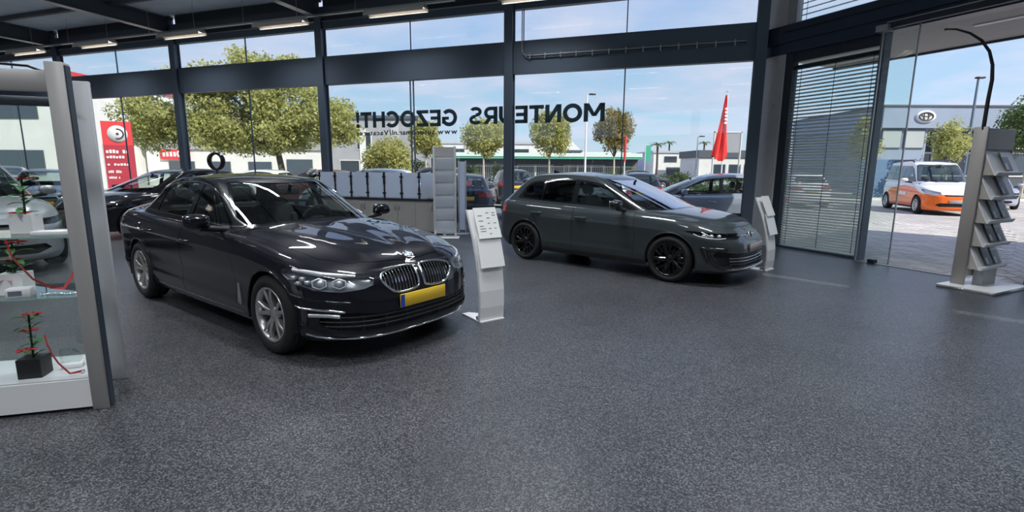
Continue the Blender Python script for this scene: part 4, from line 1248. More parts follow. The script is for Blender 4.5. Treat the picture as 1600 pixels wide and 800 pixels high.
# columns
for k in range(-1, 5):
    x = -BAY * k
    c = thing('column', None, None, fpt(x), FRZ, kind='structure')
    q = MB(); q.box(-0.105, 0.105, -0.14, -0.115, 0, 5.6); q.box(-0.105, 0.105, 0.04, 0.065, 0, 5.6); q.box(-0.055, 0.055, -0.115, 0.04, 0, 5.6)
    q.build('column_section', M_STEEL, c)
    MB().box(-0.17, 0.17, -0.2, 0.12, 0, 0.02).build('base_plate', M_STEEL, c)
# glazed bays
wn = 0
for k in range(-1, 4):
    x1 = -BAY * k - 0.10; x0 = -BAY * (k + 1) + 0.10; xm = (x0 + x1) / 2; wn += 1
    w = thing('window_%d' % wn, None, None, fpt(xm), FRZ, kind='structure')
    h = (x1 - x0) / 2
    for sx in (-1, 1):
        a, b = (-h, -0.012) if sx < 0 else (0.012, h)
        if k == 0: a, b = (-h, -0.045) if sx < 0 else (0.045, h)
        MB().box(a, b, 0.05, 0.06, 4.44, 5.13).build('pane', M_PANE, w)
        MB().box(a, b, 0.05, 0.06, 0.64, 3.72).build('pane', M_PANE, w)
        MB().box(a, b, 0.05, 0.06, 0.06, 0.575).build('pane', M_LOWPANE, w)
    if k == 0:
        for xx in (-0.045, 0.045): MB().box(xx - 0.010, xx + 0.010, 0.03, 0.075, 0.06, 3.72).build('mullion', M_STEEL, w)
        MB().box(-0.035, 0.035, 0.048, 0.058, 0.64, 3.72).build('pane', M_PANE, w)
    else: MB().box(-0.012, 0.012, 0.035, 0.07, 0.06, 3.72).build('mullion', M_STEEL, w)
    MB().box(-0.010, 0.010, 0.035, 0.07, 4.44, 5.13).build('mullion', M_STEEL, w)
    MB().box(-h, h, 0.02, 0.09, 0.575, 0.64).build('transom', M_DARKSTEEL, w)
    MB().box(-h, h, 0.02, 0.09, 0.0, 0.06).build('sill', M_ALU, w)
    q = MB(); q.box(-h, h, -0.06, 0.10, 3.72, 4.44); q.build('spandrel', M_STEEL, w)
    q = MB(); q.box(-h, h, -0.05, 0.10, 5.13, 5.34); q.build('head_rail', M_STEEL, w)
    MB().box(-h, h, -0.075, -0.05, 5.30, 5.325).build('head_strip', M_ALU, w)
    q = MB(); q.box(-h, h, 0.0, 0.10, 5.34, CEIL + 0.2); q.build('head_panel', M_BEAM, w)

# conduit pair with clips on the spandrel by the corner
q = thing('cable_conduit', 'pair of grey conduits with clips along the dark beam above the window', 'conduit', fpt(0.3, -0.09, 0), FRZ)
for i, z in enumerate((4.10, 4.05)):
    MB().tube([(0.02 + 0.04 * i, 0.0, 5.1), (0.02 + 0.04 * i, 0, z + 0.12), (0.06 + 0.04 * i, 0, z + 0.03), (0.16, 0, z), (4.75, 0, z)], 0.013, 8).build('tube', M_STEEL if i else M_ALU, q)
for i in range(13):
    MB().box(0.20 + i * 0.36, 0.225 + i * 0.36, -0.02, 0.03, 4.015, 4.135).build('clip', M_ALU, q)

# corner pilaster and entrance wall
pil = thing('column', None, None, ept(-0.50), EA, kind='structure')
MB().box(-0.28, 0.30, -0.02, 0.30, 0, 3.85).build('pilaster_face', M_PILASTER, pil)
MB().box(-0.28, 0.30, -0.02, 0.30, 4.30, CEIL).build('pilaster_face', M_PILASTER, pil)
MB().box(0.302, 0.330, -0.01, 0.29, 0, 3.80).build('lit_side_strip', M_WHITE, pil)  # white slab stands in for the light on the pilaster's side face
MB().box(-0.36, -0.285, -0.08, 0.25, 0, CEIL).build('edge_post', M_DARKSTEEL, pil)
MB().box(0.15, 0.17, -0.045, -0.02, 2.80, 2.86).build('switch_box', M_LIGHTGREY, pil)
hd = thing('beam', None, None, ept(0), EA, kind='structure')
MB().box(-0.8, W_END, -0.10, 0.20, 3.98, 4.30).build('header_upper', M_NAVY, hd)
MB().box(-0.8, W_END, -0.06, 0.20, 3.78, 3.98).build('header_lower', M_NAVY, hd)
MB().box(-0.2, W_END, -0.14, -0.10, 4.17, 4.21).build('header_ledge', M_DARKSTEEL, hd)
MB().box(1.7, W_END, -0.16, -0.06, 3.80, 3.90).build('door_track', M_DARKSTEEL, hd)
MB().box(1.7, W_END, -0.165, -0.155, 3.89, 3.905).build('track_edge', M_ALU, hd)
MB().box(1.58, 1.76, -0.24, -0.06, 3.76, 3.86).build('track_box', M_ALU, hd)
wl = thing('window_6', None, None, ept(0.77), EA, kind='structure')
MB().box(-0.98, -0.78, 0.0, 0.16, 0, 3.78).build('window_frame', M_DARKSTEEL, wl)
MB().box(0.78, 0.86, -0.02, 0.16, 0, 3.78).build('window_frame', M_STEEL, wl)
MB().box(-0.78, 0.78, 0.02, 0.16, 0, 0.05).build('window_frame', M_DARKSTEEL, wl)
MB().box(-0.78, 0.78, 0.02, 0.16, 3.60, 3.78).build('window_frame', M_DARKSTEEL, wl)
MB().box(-0.78, 0.78, 0.06, 0.07, 0.05, 3.60).build('pane', M_CLEAR, wl)
wu = thing('window_7', None, None, ept(0.77), EA, kind='structure')
MB().box(-0.98, -0.80, 0.0, 0.16, 4.30, CEIL).build('window_frame', M_LIGHTGREY, wu)
MB().box(3.2, 3.95, 0.0, 0.16, 4.30, CEIL).build('window_frame', M_DARKSTEEL, wu)
MB().box(-0.80, 3.2, 0.05, 0.06, 4.30, CEIL).build('pane', M_CLEAR, wu)

M_SLAT = mat('blind_slat', (0.72, 0.72, 0.70), 0.45)
def blind(name, label, x0, x1, zs, loc):
    r = thing(name, label, 'blind', loc, EA)
    prof = [(-0.028, -0.020), (-0.012, -0.003), (0.005, 0.0105), (0.024, 0.0175), (0.024, 0.020), (0.004, 0.0133), (-0.014, -0.0005), (-0.030, -0.018)]
    me = MB().prism(prof, 'x', x0, x1).mesh('slat')
    for z in zs: link('slat', me, M_SLAT, r, (0, 0, z))
    for x in (x0 + 0.12, (x0 + x1) / 2, x1 - 0.12):
        MB().box(x - 0.004, x + 0.004, -0.034, -0.030, min(zs), max(zs)).build('ladder_cord', M_BLACK, r)
    MB().box(x0, x1, -0.03, 0.03, max(zs) + 0.02, max(zs) + 0.07).build('head_rail', M_DARKSTEEL, r)
zs = [0.08 + 0.052 * i for i in range(41)]; zs += [zs[-1] + 0.066 * (i + 1) for i in range(20)]
blind('venetian_blind', 'light grey slatted blind, floor to header, beside the glass entrance door', -0.77, 0.77, zs, ept(0.77, -0.03 + 0.15))
blind('venetian_blind', 'slatted blind in the high window over the navy entrance header', -0.78, 3.18, [4.36 + 0.105 * i for i in range(13)], ept(0.77, 0.12))

# sliding glass door: parked leaf, second leaf, floor track
d1 = thing('door_1', None, None, ept(1.95), EA, kind='structure')
MB().box(-0.30, 0.22, -0.13, -0.118, 0.02, 3.78).build('pane', M_CLEAR, d1)
MB().box(-0.315, -0.300, -0.135, -0.113, 0.02, 3.78).build('edge_profile', M_ALU, d1)
MB().box(0.205, 0.222, -0.135, -0.113, 0.02, 3.78).build('edge_profile', M_ALU, d1)
MB().box(-0.09, 0.02, -0.17, -0.08, 0.0, 0.07).build('floor_guide', M_BLACK, d1)
MB().box(-0.32, 2.72, -0.15, -0.10, 0.0, 0.012).build('floor_track', M_ALU, d1)
d2 = thing('door_2', None, None, ept(4.2), EA, kind='structure')
MB().box(-0.35, 0.50, 0.02, 0.032, 0.02, 3.78).build('pane', M_CLEAR, d2)
MB().box(-0.40, -0.33, 0.0, 0.06, 0.02, 3.78).build('edge_profile', M_DARKSTEEL, d2)
MB().box(0.40, 0.54, -0.05, 0.12, 0.0, 3.78).build('door_frame', M_DARKSTEEL, d2)

# right-hand wall with two slits added for floor sun streaks, back and left walls
def wall_panel(name, A, D, L, holes, m, zt=CEIL + 0.2, th=0.25):
    w = thing(name, None, None, A, math.atan2(D.y, D.x), kind='structure')
    xs = 0.0; q = MB()
    for h0, h1, z0, z1 in holes + [(L, L, 0, 0)]:
        q.box(xs, h0, 0, th, 0, zt)
        if h1 > h0: q.box(h0, h1, 0, th, 0, z0); q.box(h0, h1, 0, th, z1, zt)
        xs = h1
    q.build('wall_surface', m, w)
    for h0, h1, z0, z1 in holes: MB().box(h0, h1, 0.1, 0.11, z0, z1).build('pane', M_CLEAR, w)
wall_panel('wall_right', R0, RD, 14.6, [(1.62, 1.96, 2.65, 3.75), (2.23, 2.56, 0.9, 2.15)], M_WALL)
pb = rpt(14.5); wall_panel('wall_back', Vector((pb.x, -8.05, 0)), Vector((-1, 0, 0)), 24.5, [(1 + 4.7 * i, 5.2 + 4.7 * i, 3.6, 5.0) for i in range(5)], M_WALL)  # high back windows added to bring in fill daylight
fl_ = fpt(-23.0); dl = (fl_ - Vector((-22, -8.0, 0))); wall_panel('wall_left', Vector((-22, -8.0, 0)), dl.normalized(), dl.length, [], M_WALL)

# fluorescent fittings on a rail along the glass front, and rows further in
def light_row(y, xs, z, first_label):
    lx0, lx1 = min(xs) - 1.5, max(xs) + 1.5
    rail = MB(); rail.box(lx0, lx1, y - 0.03, y + 0.03, z + 0.05, z + 0.09)
    r = thing('light_rail', first_label + ' carrying rail', 'rail', fpt(0, 0, 0), FRZ)
    rail.build('rail_profile', M_ALU, r)
    for i in range(int((lx1 - lx0) / 1.7) + 1):
        x = lx0 + 0.2 + i * 1.7; MB().cyl((x, y, z + 0.09), (x, y, CEIL + 0.08), 0.006, 6).build('hanger', M_ALU, r)
    return r
LUM = None
def luminaire(x, y, z, label, group=None, watt=0.0):
    t = thing('ceiling_light', label, 'ceiling light', fpt(x, y, z), FRZ, group)
    q = MB(); q.prism([(-0.13, -0.07), (-0.125, 0.0), (-0.06, 0.06), (0.06, 0.06), (0.125, 0.0), (0.13, -0.07), (0.118, -0.07), (0.113, -0.004), (0.05, 0.048), (-0.05, 0.048), (-0.113, -0.004), (-0.118, -0.07)], 'x', -0.78, 0.78)
    q.build('reflector', mat('light_reflector', (0.78, 0.72, 0.64), 0.4), t)
    for yy in (-0.032, 0.032): MB().cyl((-0.73, yy, 0.005), (0.73, yy, 0.005), 0.013, 8).build('tube', M_LAMPTUBE, t)
    for xx in (-0.77, 0.77): MB().box(xx - 0.015, xx + 0.015, -0.085, 0.085, -0.015, 0.045).build('end_cap', M_ALU, t)
    if watt:
        L = bpy.data.lights.new('ceiling_light_lamp', 'AREA'); L.shape = 'RECTANGLE'; L.size = 1.5; L.size_y = 0.17; L.spread = math.radians(115); L.energy = watt; L.color = (0.92, 0.96, 1.0)
        lo = bpy.data.objects.new('ceiling_light_lamp', L); COL.objects.link(lo); lo.parent = t; lo.location = (0, 0, -0.015)
    return t
LAMP_W = 44.0
words = ['above the second window bay from the corner', 'above the steel column beside the counter', 'above the window bay left of the counter', 'beside the second column from the cabinet', 'nearest the glass cabinet post']
light_row(-1.0, [-15.8, -12.58, -9.11, -5.73, -2.43], 5.09, 'grey hanging strip along the glass front')
for x, wd in zip((-2.43, -5.73, -9.11, -12.58, -15.8), words): luminaire(x, -1.0, 5.07, 'twin-tube strip light hanging along the glass front, ' + wd, 'strip lights along the glass front', 10.0)
luminaire(0.9, -1.0, 5.07, 'twin-tube strip light hanging above the grey hatchback bay', 'strip lights along the glass front', 10.0)
for j, y in enumerate((-4.6, -8.2, -11.8, -15.4)):
    for i, x in enumerate((-16, -11.5, -7, -2.5, 2.0, 5.9)):  # rightmost position added to brighten that side of the room
        if fpt(x, y).y < -7.4: continue
        luminaire(x, y, 5.12, 'twin-tube strip light, %s row in from the glass front, %s from the left wall' % (['second', 'third', 'fourth', 'fifth'][j], ['first', 'second', 'third', 'fourth', 'fifth', 'added sixth'][i]), 'strip lights in the inner ceiling rows', LAMP_W)

# ------------------------------------------------------------------ cars in the showroom
SEDAN.update(paint=paint('black_blue_paint', (0.003, 0.0036, 0.008)), rim_mat=M_ALLOY, trim=(M_CHROME, 0.009))
HATCH.update(paint=paint('dark_grey_paint', (0.040, 0.050, 0.055)), rim_mat=M_BLACKALLOY, rear_glass=M_TINTGLASS, seat_mat=M_GREYSEAT, front_glass=M_SCREEN)
make_car(SEDAN, 'saloon_car', 'black executive saloon with chrome kidney grille and silver wheels', 'car', (-1.454, 4.767), -0.6495)
make_car(HATCH, 'hatchback_car', 'dark grey hatchback with black wheels parked by the corner window', 'car', (2.7535, 7.5477), -0.7305)
BLACKHATCH = plain(HATCH, paint=paint('black_paint', (0.006, 0.007, 0.010)), rear_glass=M_CARGLASS, seat_mat=M_LEATHER, front_glass=M_CARGLASS, plate=M_BLACK)
make_car(BLACKHATCH, 'hatchback_car', 'glossy black hatchback behind the tail of the black saloon', 'car', (-9.0, 11.25), -1.95, res=0.62)
SILVERSUV = plain(HATCH, paint=paint('silver_paint', (0.36, 0.37, 0.39), 0.5), rear_glass=M_CARGLASS, seat_mat=M_LEATHER, front_glass=M_CARGLASS, plate=M_BLACK)
o, _ = make_car(SILVERSUV, 'suv_car', 'silver car facing out behind the glass display cabinet', 'car', (-7.80, 7.30), -0.62, res=0.62)
o.scale = (1.03, 1.03, 1.10)

# ------------------------------------------------------------------ price stands
def price_stand(label, loc, rz, lines):
    t = thing('price_stand', label, 'display stand', loc, rz, 'white price stands')
    prof = [(0.0, 0.012), (-0.012, 0.15), (-0.010, 0.32), (0.012, 0.50), (0.055, 0.68), (0.115, 0.86), (0.190, 1.03), (0.235, 1.13)]
    n = len(prof); q = MB()
    for i in range(n - 1):
        (y0, z0), (y1, z1) = prof[i], prof[i + 1]
    out = [(y, z) for y, z in prof] + [(y + 0.022, z - 0.004) for y, z in reversed(prof)]
    q.prism(out, 'x', -0.145, 0.145); q.build('curved_panel', M_WHITE, t)
    MB().prism([(-0.145, -0.02), (0.145, -0.02), (0.145, 0.10), (-0.06, 0.36), (-0.145, 0.36)], 'z', 0.0, 0.012).build('foot_plate', M_WHITE, t)
    MB().prism([(-0.14, 0.02), (-0.06, 0.02), (-0.05, 0.07), (-0.09, 0.10), (-0.14, 0.08)], 'z', 0.012, 0.05).build('foot_weight', M_ALU, t)
    # side rail
    MB().tube([(-0.150, y + 0.01, z) for y, z in prof], 0.012, 6).build('side_rail', M_LIGHTGREY, t)
    # two stepped card holders
    def card(z0, y0, z1, y1, x0, x1, off, nm):
        c = MB(); d = Vector((0, y1 - y0, z1 - z0)).normalized(); nn = Vector((0, -d.z, d.y))
        vs = []
        for o_ in (off, off - 0.008):
            for x, (yy, zz) in ((x0, (y0, z0)), (x1, (y0, z0)), (x1, (y1, z1)), (x0, (y1, z1))): vs.append((x, yy + nn.y * o_, zz + nn.z * o_))
        c.add(vs, [(0, 1, 2, 3), (7, 6, 5, 4), (0, 4, 5, 1), (1, 5, 6, 2), (2, 6, 7, 3), (3, 7, 4, 0)])
        o = c.build(nm, M_WHITE if nm == 'blank_plate' else M_PAPER, t)
        return o, d, nn
    card(0.55, 0.020, 0.87, 0.118, -0.135, 0.15, 0.045, 'blank_plate')
    o, d, nn = card(0.83, 0.095, 1.13, 0.225, -0.115, 0.155, 0.055, 'info_card')
    if lines:
        k = 0
        for r in range(9):
            for cx, cw in ((-0.08, 0.07), (0.02, 0.05), (0.09, 0.045)):
                if random.random() < 0.35: continue
                f = 0.14 + 0.085 * r; p = Vector((0, 0.095, 0.83)) + Vector((0, 0.13, 0.30)) * f + nn * 0.056
                m = MB(); w = cw * random.uniform(0.5, 1)
                vs = [(cx, p.y - d.y * 0.0035, p.z - d.z * 0.0035), (cx + w, p.y - d.y * 0.0035, p.z - d.z * 0.0035), (cx + w, p.y + d.y * 0.0035, p.z + d.z * 0.0035), (cx, p.y + d.y * 0.0035, p.z + d.z * 0.0035)]
                m.add(vs, [(0, 1, 2, 3)]).build('printed_line', M_INK, o, fix=False)
    return t
price_stand('white curved price stand with printed card beside the black saloon', (-0.205, 5.02, 0), 0.62, True)
price_stand('white curved price stand at the nose of the dark grey hatchback', (4.05, 7.80, 0), 0.72, False)

# ------------------------------------------------------------------ brochure stand by the door
bs = thing('brochure_stand', 'tall brochure stand with five sloping trays beside the entrance door', 'stand', (6.25, 6.62, 0), EA)
MB().rbox(-0.30, 0.32, -0.36, 0.62, 0.0, 0.035, 0.006, 1).build('base_plate', mat('brushed_steel', (0.70, 0.70, 0.70), 0.22, 1.0), bs)
MB().box(-0.30, 0.32, -0.36, 0.62, 0.035, 0.043).build('base_top', M_WHITE, bs)
MB().rbox(-0.24, -0.09, -0.15, -0.115, 0.03, 2.12, 0.006, 1).build('upright', mat('taupe_panel', (0.36, 0.335, 0.315), 0.5), bs)
MB().rbox(-0.24, -0.09, 0.575, 0.61, 0.03, 2.12, 0.006, 1).build('upright', mat('taupe_panel', (0.36, 0.335, 0.315), 0.5), bs)
MB().box(-0.13, -0.11, -0.115, 0.575, 0.15, 2.10).build('back_panel', M_PILASTER, bs)
MB().box(-0.10, -0.085, -0.11, 0.57, 1.84, 2.10).build('header_board', M_LIGHTGREY, bs)
MB().box(-0.08, 0.03, 0.05, 0.40, 0.043, 0.26).build('pedestal', M_LIGHTGREY, bs)
TRAY = MB()
me_tray = MB().prism([(-0.10, 0.31), (0.035, 0.025), (0.062, 0.05), (0.072, 0.044), (0.046, 0.0), (0.03, 0.0), (-0.10, 0.275)], 'y', -0.11, 0.57).mesh('tray')
me_gus = MB().prism([(-0.10, 0.28), (0.028, 0.005), (-0.10, 0.005)], 'y', -0.003, 0.003).mesh('gusset')
for i, z in enumerate((0.26, 0.57, 0.88, 1.19, 1.50)):
    tr = link('tray', me_tray, M_WHITE, bs, (0, 0, z))
    for y in (-0.105, 0.565): link('gusset', me_gus, M_BEIGE, tr, (0, y, 0))
tilt = math.atan2(0.285, 0.135)
M_BRO = [mat('brochure_grey', (0.16, 0.18, 0.21), 0.35), mat('brochure_dark', (0.07, 0.08, 0.10), 0.35), mat('brochure_white', (0.70, 0.72, 0.74), 0.4)]
pos_words = ['lowest', 'second lowest', 'middle', 'second highest', 'highest']
for i, z in enumerate((0.26, 0.57, 0.88, 1.19, 1.50)):
    ys = [(0.25, 0.1)] if i in (3, 4) else [(0.14, 0.0), (0.37, 0.0)]
    for j, (y, _) in enumerate(ys):
        p = ept(0) * 0 + Vector((6.25, 6.62, 0)) + EX * -0.018 + EY * y + Vector((0, 0, z + 0.178))
        side = 'single' if len(ys) == 1 else ('right' if j == 0 else 'left')
        b = thing('brochure', '%s grey brochure on the %s tray of the brochure stand' % ({'single': 'lone', 'right': 'roadside', 'left': 'doorside'}[side], pos_words[i]), 'brochure', p, EA, 'brochures on the stand')
        b.rotation_euler = (0, tilt, EA)
        MB().box(-0.13, 0.13, -0.085, 0.085, 0.0, 0.012).build('cover', M_BRO[i % 2], b)
        MB().box(-0.125, -0.06, -0.08, 0.08, 0.012, 0.0135).build('title_band', M_BRO[2], b)
        MB().box(0.03, 0.115, -0.07, -0.01, 0.012, 0.0135).build('picture', M_BRO[2], b)
# curved arm above the stand
arm = [(-0.15 - 0.434 * d_, -0.13 - 0.90 * d_, z_) for d_, z_ in ((0, 2.08), (0, 2.45), (-0.01, 2.70), (0.015, 2.88), (0.08, 3.04), (0.20, 3.17), (0.36, 3.255), (0.54, 3.30), (0.66, 3.30))]
MB().tube(arm, [0.024, 0.023, 0.022, 0.020, 0.018, 0.016, 0.014, 0.012, 0.011], 8).build('curved_arm', M_BLACK, bs)
MB().ball((-0.15 - 0.434 * 0.67, -0.13 - 0.90 * 0.67, 3.30), 0.018, 8, 6).build('arm_tip', M_BLACK, bs)

# ------------------------------------------------------------------ counter, panels, brochure rack at the window
ct = thing('reception_counter', 'grey cupboard counter with dark worktop behind the black saloon', 'counter', fpt(-3.0, -1.3), FRZ)
MB().box(-1.75, 1.62, 0.02, 0.55, 0.08, 0.80).build('carcass', M_GREYBOARD, ct)
MB().box(-1.72, 1.60, 0.04, 0.52, 0.0, 0.08).build('kick_plate', M_BLACK, ct)
for i in range(7):
    x0 = -1.75 + i * 0.4814
    d = MB().box(x0 + 0.003, x0 + 0.478, 0.0, 0.02, 0.09, 0.795).build('cupboard_door', M_GREYBOARD, ct)
    hx = x0 + (0.06 if i % 2 else 0.42)
    MB().tube([(hx, 0.0, 0.56), (hx - 0.012 * (1 if i % 2 else -1), -0.03, 0.60), (hx - 0.016 * (1 if i % 2 else -1), -0.035, 0.64), (hx - 0.012 * (1 if i % 2 else -1), -0.03, 0.68), (hx, 0.0, 0.72)], 0.010, 6).build('handle', M_ALU, d)
tag(MB().box(-1.78, 1.65, -0.03, 0.60, 0.80, 0.835).build('worktop', M_BLACK, loc=fpt(-3.0, -1.3), rot=(0, 0, FRZ)), 'thin black worktop lying on the grey cupboard counter', 'worktop')
for i in range(8):
    x = -4.57 + i * 0.468
    p = thing('screen_panel', 'frosted screen panel with black clamps, number %s from the white rack along the counter' % ['eight', 'seven', 'six', 'five', 'four', 'three', 'two', 'one'][i], 'screen panel', fpt(x + 0.234, -1.28, 0.835), FRZ, 'frosted panels on the counter')
    zt = 0.60 if i < 7 else 0.24
    MB().box(-0.196, 0.196, 0.0, 0.008, 0.02, zt).build('frosted_sheet', M_FROST, p)
    MB().cyl((-0.234, 0.004, 0.0), (-0.234, 0.004, 0.60), 0.018, 8).build('post', M_BLACK, p)
    for z in (0.12, 0.50): MB().box(-0.272, -0.188, -0.022, 0.018, z - 0.020, z + 0.020).build('clamp', M_BLACK, p)
for i in range(4):
    b = MB(); b.lathe([(0.0, 0.0), (0.035, 0.0), (0.036, 0.02), (0.036, 0.36), (0.028, 0.40), (0.012, 0.43), (0.012, 0.47), (0.0, 0.47)], 'z', 12)
    tag(b.build('bottle', M_GLOSSBLACK if i % 2 == 0 else M_WHITE, loc=fpt(-1.64 + 0.085 * i, -1.05, 0.835)), '%s tall bottle on the counter behind the end panel, %s' % ('black' if i % 2 == 0 else 'white', ['farthest from the white rack', 'second from the far end', 'third from the far end', 'next to the white rack'][i]), 'bottle', 'bottles on the counter end')

rk = thing('brochure_rack', 'tall white wire brochure rack with five pockets at the counter end', 'rack', fpt(-0.97, -1.55), FRZ + 0.35)
for x in (-0.25, 0.21): MB().rbox(x, x + 0.05, -0.03, 0.03, 0.06, 2.02, 0.008, 1).build('upright', M_WHITE, rk)
MB().rbox(-0.20, 0.21, 0.0, 0.02, 0.10, 2.0, 0.005, 1).build('back_panel', M_WHITE, rk)
MB().box(-0.20, 0.21, -0.02, 0.0, 1.80, 2.0).build('header_board', M_WHITE, rk)
for i in range(6):
    z = 0.14 + 0.275 * i
    q = MB(); q.prism([(-0.005, z), (-0.035, z + 0.01), (-0.055, z + 0.235), (-0.048, z + 0.235), (-0.028, z + 0.018), (-0.005, z + 0.012)], 'x', -0.20, 0.21)
    q.build('pocket', M_FROST, rk)
MB().rbox(-0.30, 0.32, -0.22, 0.14, 0.0, 0.03, 0.008, 1).build('foot_plate', M_WHITE, rk)
MB().rbox(-0.05, 0.02, -0.03, 0.03, 0.03, 0.12, 0.005, 1).build('stem', M_ALU, rk)
rk2 = thing('brochure_rack', 'slim pale rack standing just behind the white wire brochure rack', 'rack', fpt(-0.90, -0.78), FRZ + 0.2)
for x in (-0.10, 0.07): MB().rbox(x, x + 0.03, -0.02, 0.02, 0.0, 1.72, 0.005, 1).build('upright', M_LIGHTGREY, rk2)
MB().box(-0.07, 0.07, 0.0, 0.015, 0.1, 1.70).build('back_panel', M_FROST, rk2)
MB().rbox(-0.16, 0.16, -0.15, 0.15, 0.0, 0.02, 0.005, 1).build('foot_plate', M_ALU, rk2)

# black ring ornament and plant, seen over the saloon roof
rg = thing('ring_ornament', 'black open ring ornament on a slim stand behind the saloon roof', 'ornament', (-5.52, 9.55, 0), 0.2)
MB().tube([(0.115 * math.cos(a) * (1 + 0.10 * math.sin(a)), 0, 1.64 + 0.145 * math.sin(a)) for a in np.linspace(-PI / 2, 1.5 * PI, 29)[:-1]], [0.020 + 0.024 * abs(math.cos(a)) for a in np.linspace(-PI / 2, 1.5 * PI, 29)[:-1]], 8, True).build('ring', M_GLOSSBLACK, rg)
MB().cyl((0, 0, 0.03), (0, 0, 1.50), 0.014, 8).build('stand_pole', M_BLACK, rg)
MB().lathe([(0, 0), (0.16, 0.0), (0.16, 0.015), (0.03, 0.03), (0, 0.03)], 'z', 20).build('stand_foot', M_BLACK, rg)

def leafy(root, name, centers, n, spread, size, m, seed=1, flat=0.0, parent_kind=None):
    """many small leaves, each a folded pair of triangles, as one mesh"""
    rng = np.random.default_rng(seed)
    C = np.array(centers)[rng.integers(0, len(centers), n)]
    d = rng.normal(size=(n, 3)); d /= np.linalg.norm(d, axis=1)[:, None]
    P = C + d * (rng.random((n, 1)) ** 0.5) * np.array(spread)
    a = rng.normal(size=(n, 3)); a /= np.linalg.norm(a, axis=1)[:, None]
    b = np.cross(a, rng.normal(size=(n, 3))); b /= np.linalg.norm(b, axis=1)[:, None] + 1e-9
    s = size * rng.uniform(0.6, 1.3, (n, 1))
    c = np.cross(a, b)
    V = np.stack([P - a * s, P + b * s * 0.5 + c * s * 0.18, P + a * s, P - b * s * 0.5 + c * s * 0.18], axis=1).reshape(-1, 3)
    me = bpy.data.meshes.new(name)
    me.vertices.add(len(V)); me.vertices.foreach_set('co', V.ravel())
    F = np.arange(4 * n).reshape(n, 4)
    me.loops.add(4 * n); me.loops.foreach_set('vertex_index', F.ravel())
    me.polygons.add(n); me.polygons.foreach_set('loop_start', np.arange(0, 4 * n, 4)); me.polygons.foreach_set('loop_total', np.full(n, 4))
    me.update(calc_edges=True)
    o = link(name, me, m, root)
    o['kind'] = 'stuff'
    return o
def leaf_mat(name, c1, c2, scale=1.2):
    if name in MATS: return MATS[name]
    m = bpy.data.materials.new(name); m.use_nodes = True; nt = m.node_tree
    b = nt.nodes['Principled BSDF']; out = nt.nodes['Material Output']
    tc = _node(nt, 'ShaderNodeTexCoord'); no = _node(nt, 'ShaderNodeTexNoise'); no.inputs['Scale'].default_value = scale; no.inputs['Detail'].default_value = 5; no.inputs['Roughness'].default_value = 0.8
    nt.links.new(tc.outputs['Object'], no.inputs['Vector'])
    r = _node(nt, 'ShaderNodeValToRGB'); r.color_ramp.elements[0].position = 0.35; r.color_ramp.elements[0].color = (*c1, 1); r.color_ramp.elements[1].position = 0.65; r.color_ramp.elements[1].color = (*c2, 1)
    nt.links.new(no.outputs['Fac'], r.inputs[0]); nt.links.new(r.outputs[0], b.inputs['Base Color']); b.inputs['Roughness'].default_value = 0.55
    tl = _node(nt, 'ShaderNodeBsdfTranslucent'); nt.links.new(r.outputs[0], tl.inputs[0])
    mx = _node(nt, 'ShaderNodeMixShader'); mx.inputs[0].default_value = 0.45
    nt.links.new(b.outputs[0], mx.inputs[1]); nt.links.new(tl.outputs[0], mx.inputs[2]); nt.links.new(mx.outputs[0], out.inputs[0])
    MATS[name] = m
    return m
M_LEAFDARK = leaf_mat('dark_leaf', (0.02, 0.06, 0.02), (0.06, 0.13, 0.04), 20)
M_REDFLOWER = mat('red_petal', (0.55, 0.02, 0.03), 0.5)
def leaf_blade(root, name, base, tip, w, m, bend=0.15, n=6):
    """one large arching leaf with a keel"""
    a, b = Vector(base), Vector(tip); d = b - a; up = Vector((0, 0, 1)); sd = d.cross(up); sd = sd.normalized() if sd.length > 1e-6 else Vector((1, 0, 0))
    nn = sd.cross(d).normalized(); vs = []; fs = []
    for i in range(n + 1):
        t = i / n; c = a + d * t + nn * bend * d.length * math.sin(PI * t); ww = w * math.sin(PI * min(1, 0.12 + 0.88 * t)) ** 0.8
        vs += [tuple(c - sd * ww), tuple(c - nn * ww * 0.25), tuple(c + sd * ww)]
    for i in range(n):
        j = i * 3; fs += [(j, j + 1, j + 4, j + 3), (j + 1, j + 2, j + 5, j + 4)]
    return MB().add(vs, fs, True).build(name, m, root, fix=False)

# plant on the counter beside the screens
pl = thing('potted_plant', 'dark spiky potted plant on the counter behind the frosted panels', 'plant', fpt(-3.55, -0.95, 0.835), 0)
MB().lathe([(0, 0), (0.08, 0), (0.10, 0.16), (0.09, 0.165), (0.085, 0.14), (0, 0.14)], 'z', 16).build('pot', M_BLACK, pl)
for k in range(9):
    a = k * 0.7 + 0.2; r = 0.10 + 0.03 * (k % 3)
    leaf_blade(pl, 'leaf', (0.02 * math.cos(a), 0.02 * math.sin(a), 0.14), (r * math.cos(a), r * math.sin(a), 0.56 + 0.10 * (k % 3)), 0.016, M_LEAFDARK)
pl2 = thing('potted_plant', 'bushy dark plant with white blossom at the counter end by the saloon', 'plant', fpt(-4.95, -1.05, 0.0), 0)
MB().lathe([(0, 0), (0.16, 0), (0.20, 0.55), (0.18, 0.56), (0.17, 0.5), (0, 0.5)], 'z', 18).build('pot', M_WHITE, pl2)
for k in range(16):
    a = k * 2.4; r = 0.14 + 0.16 * ((k * 7) % 5) / 5; h = 1.05 + 0.45 * ((k * 3) % 7) / 7
    leaf_blade(pl2, 'leaf', (0.04 * math.cos(a), 0.04 * math.sin(a), 0.5), (r * math.cos(a), r * math.sin(a), h), 0.05, M_LEAFDARK)
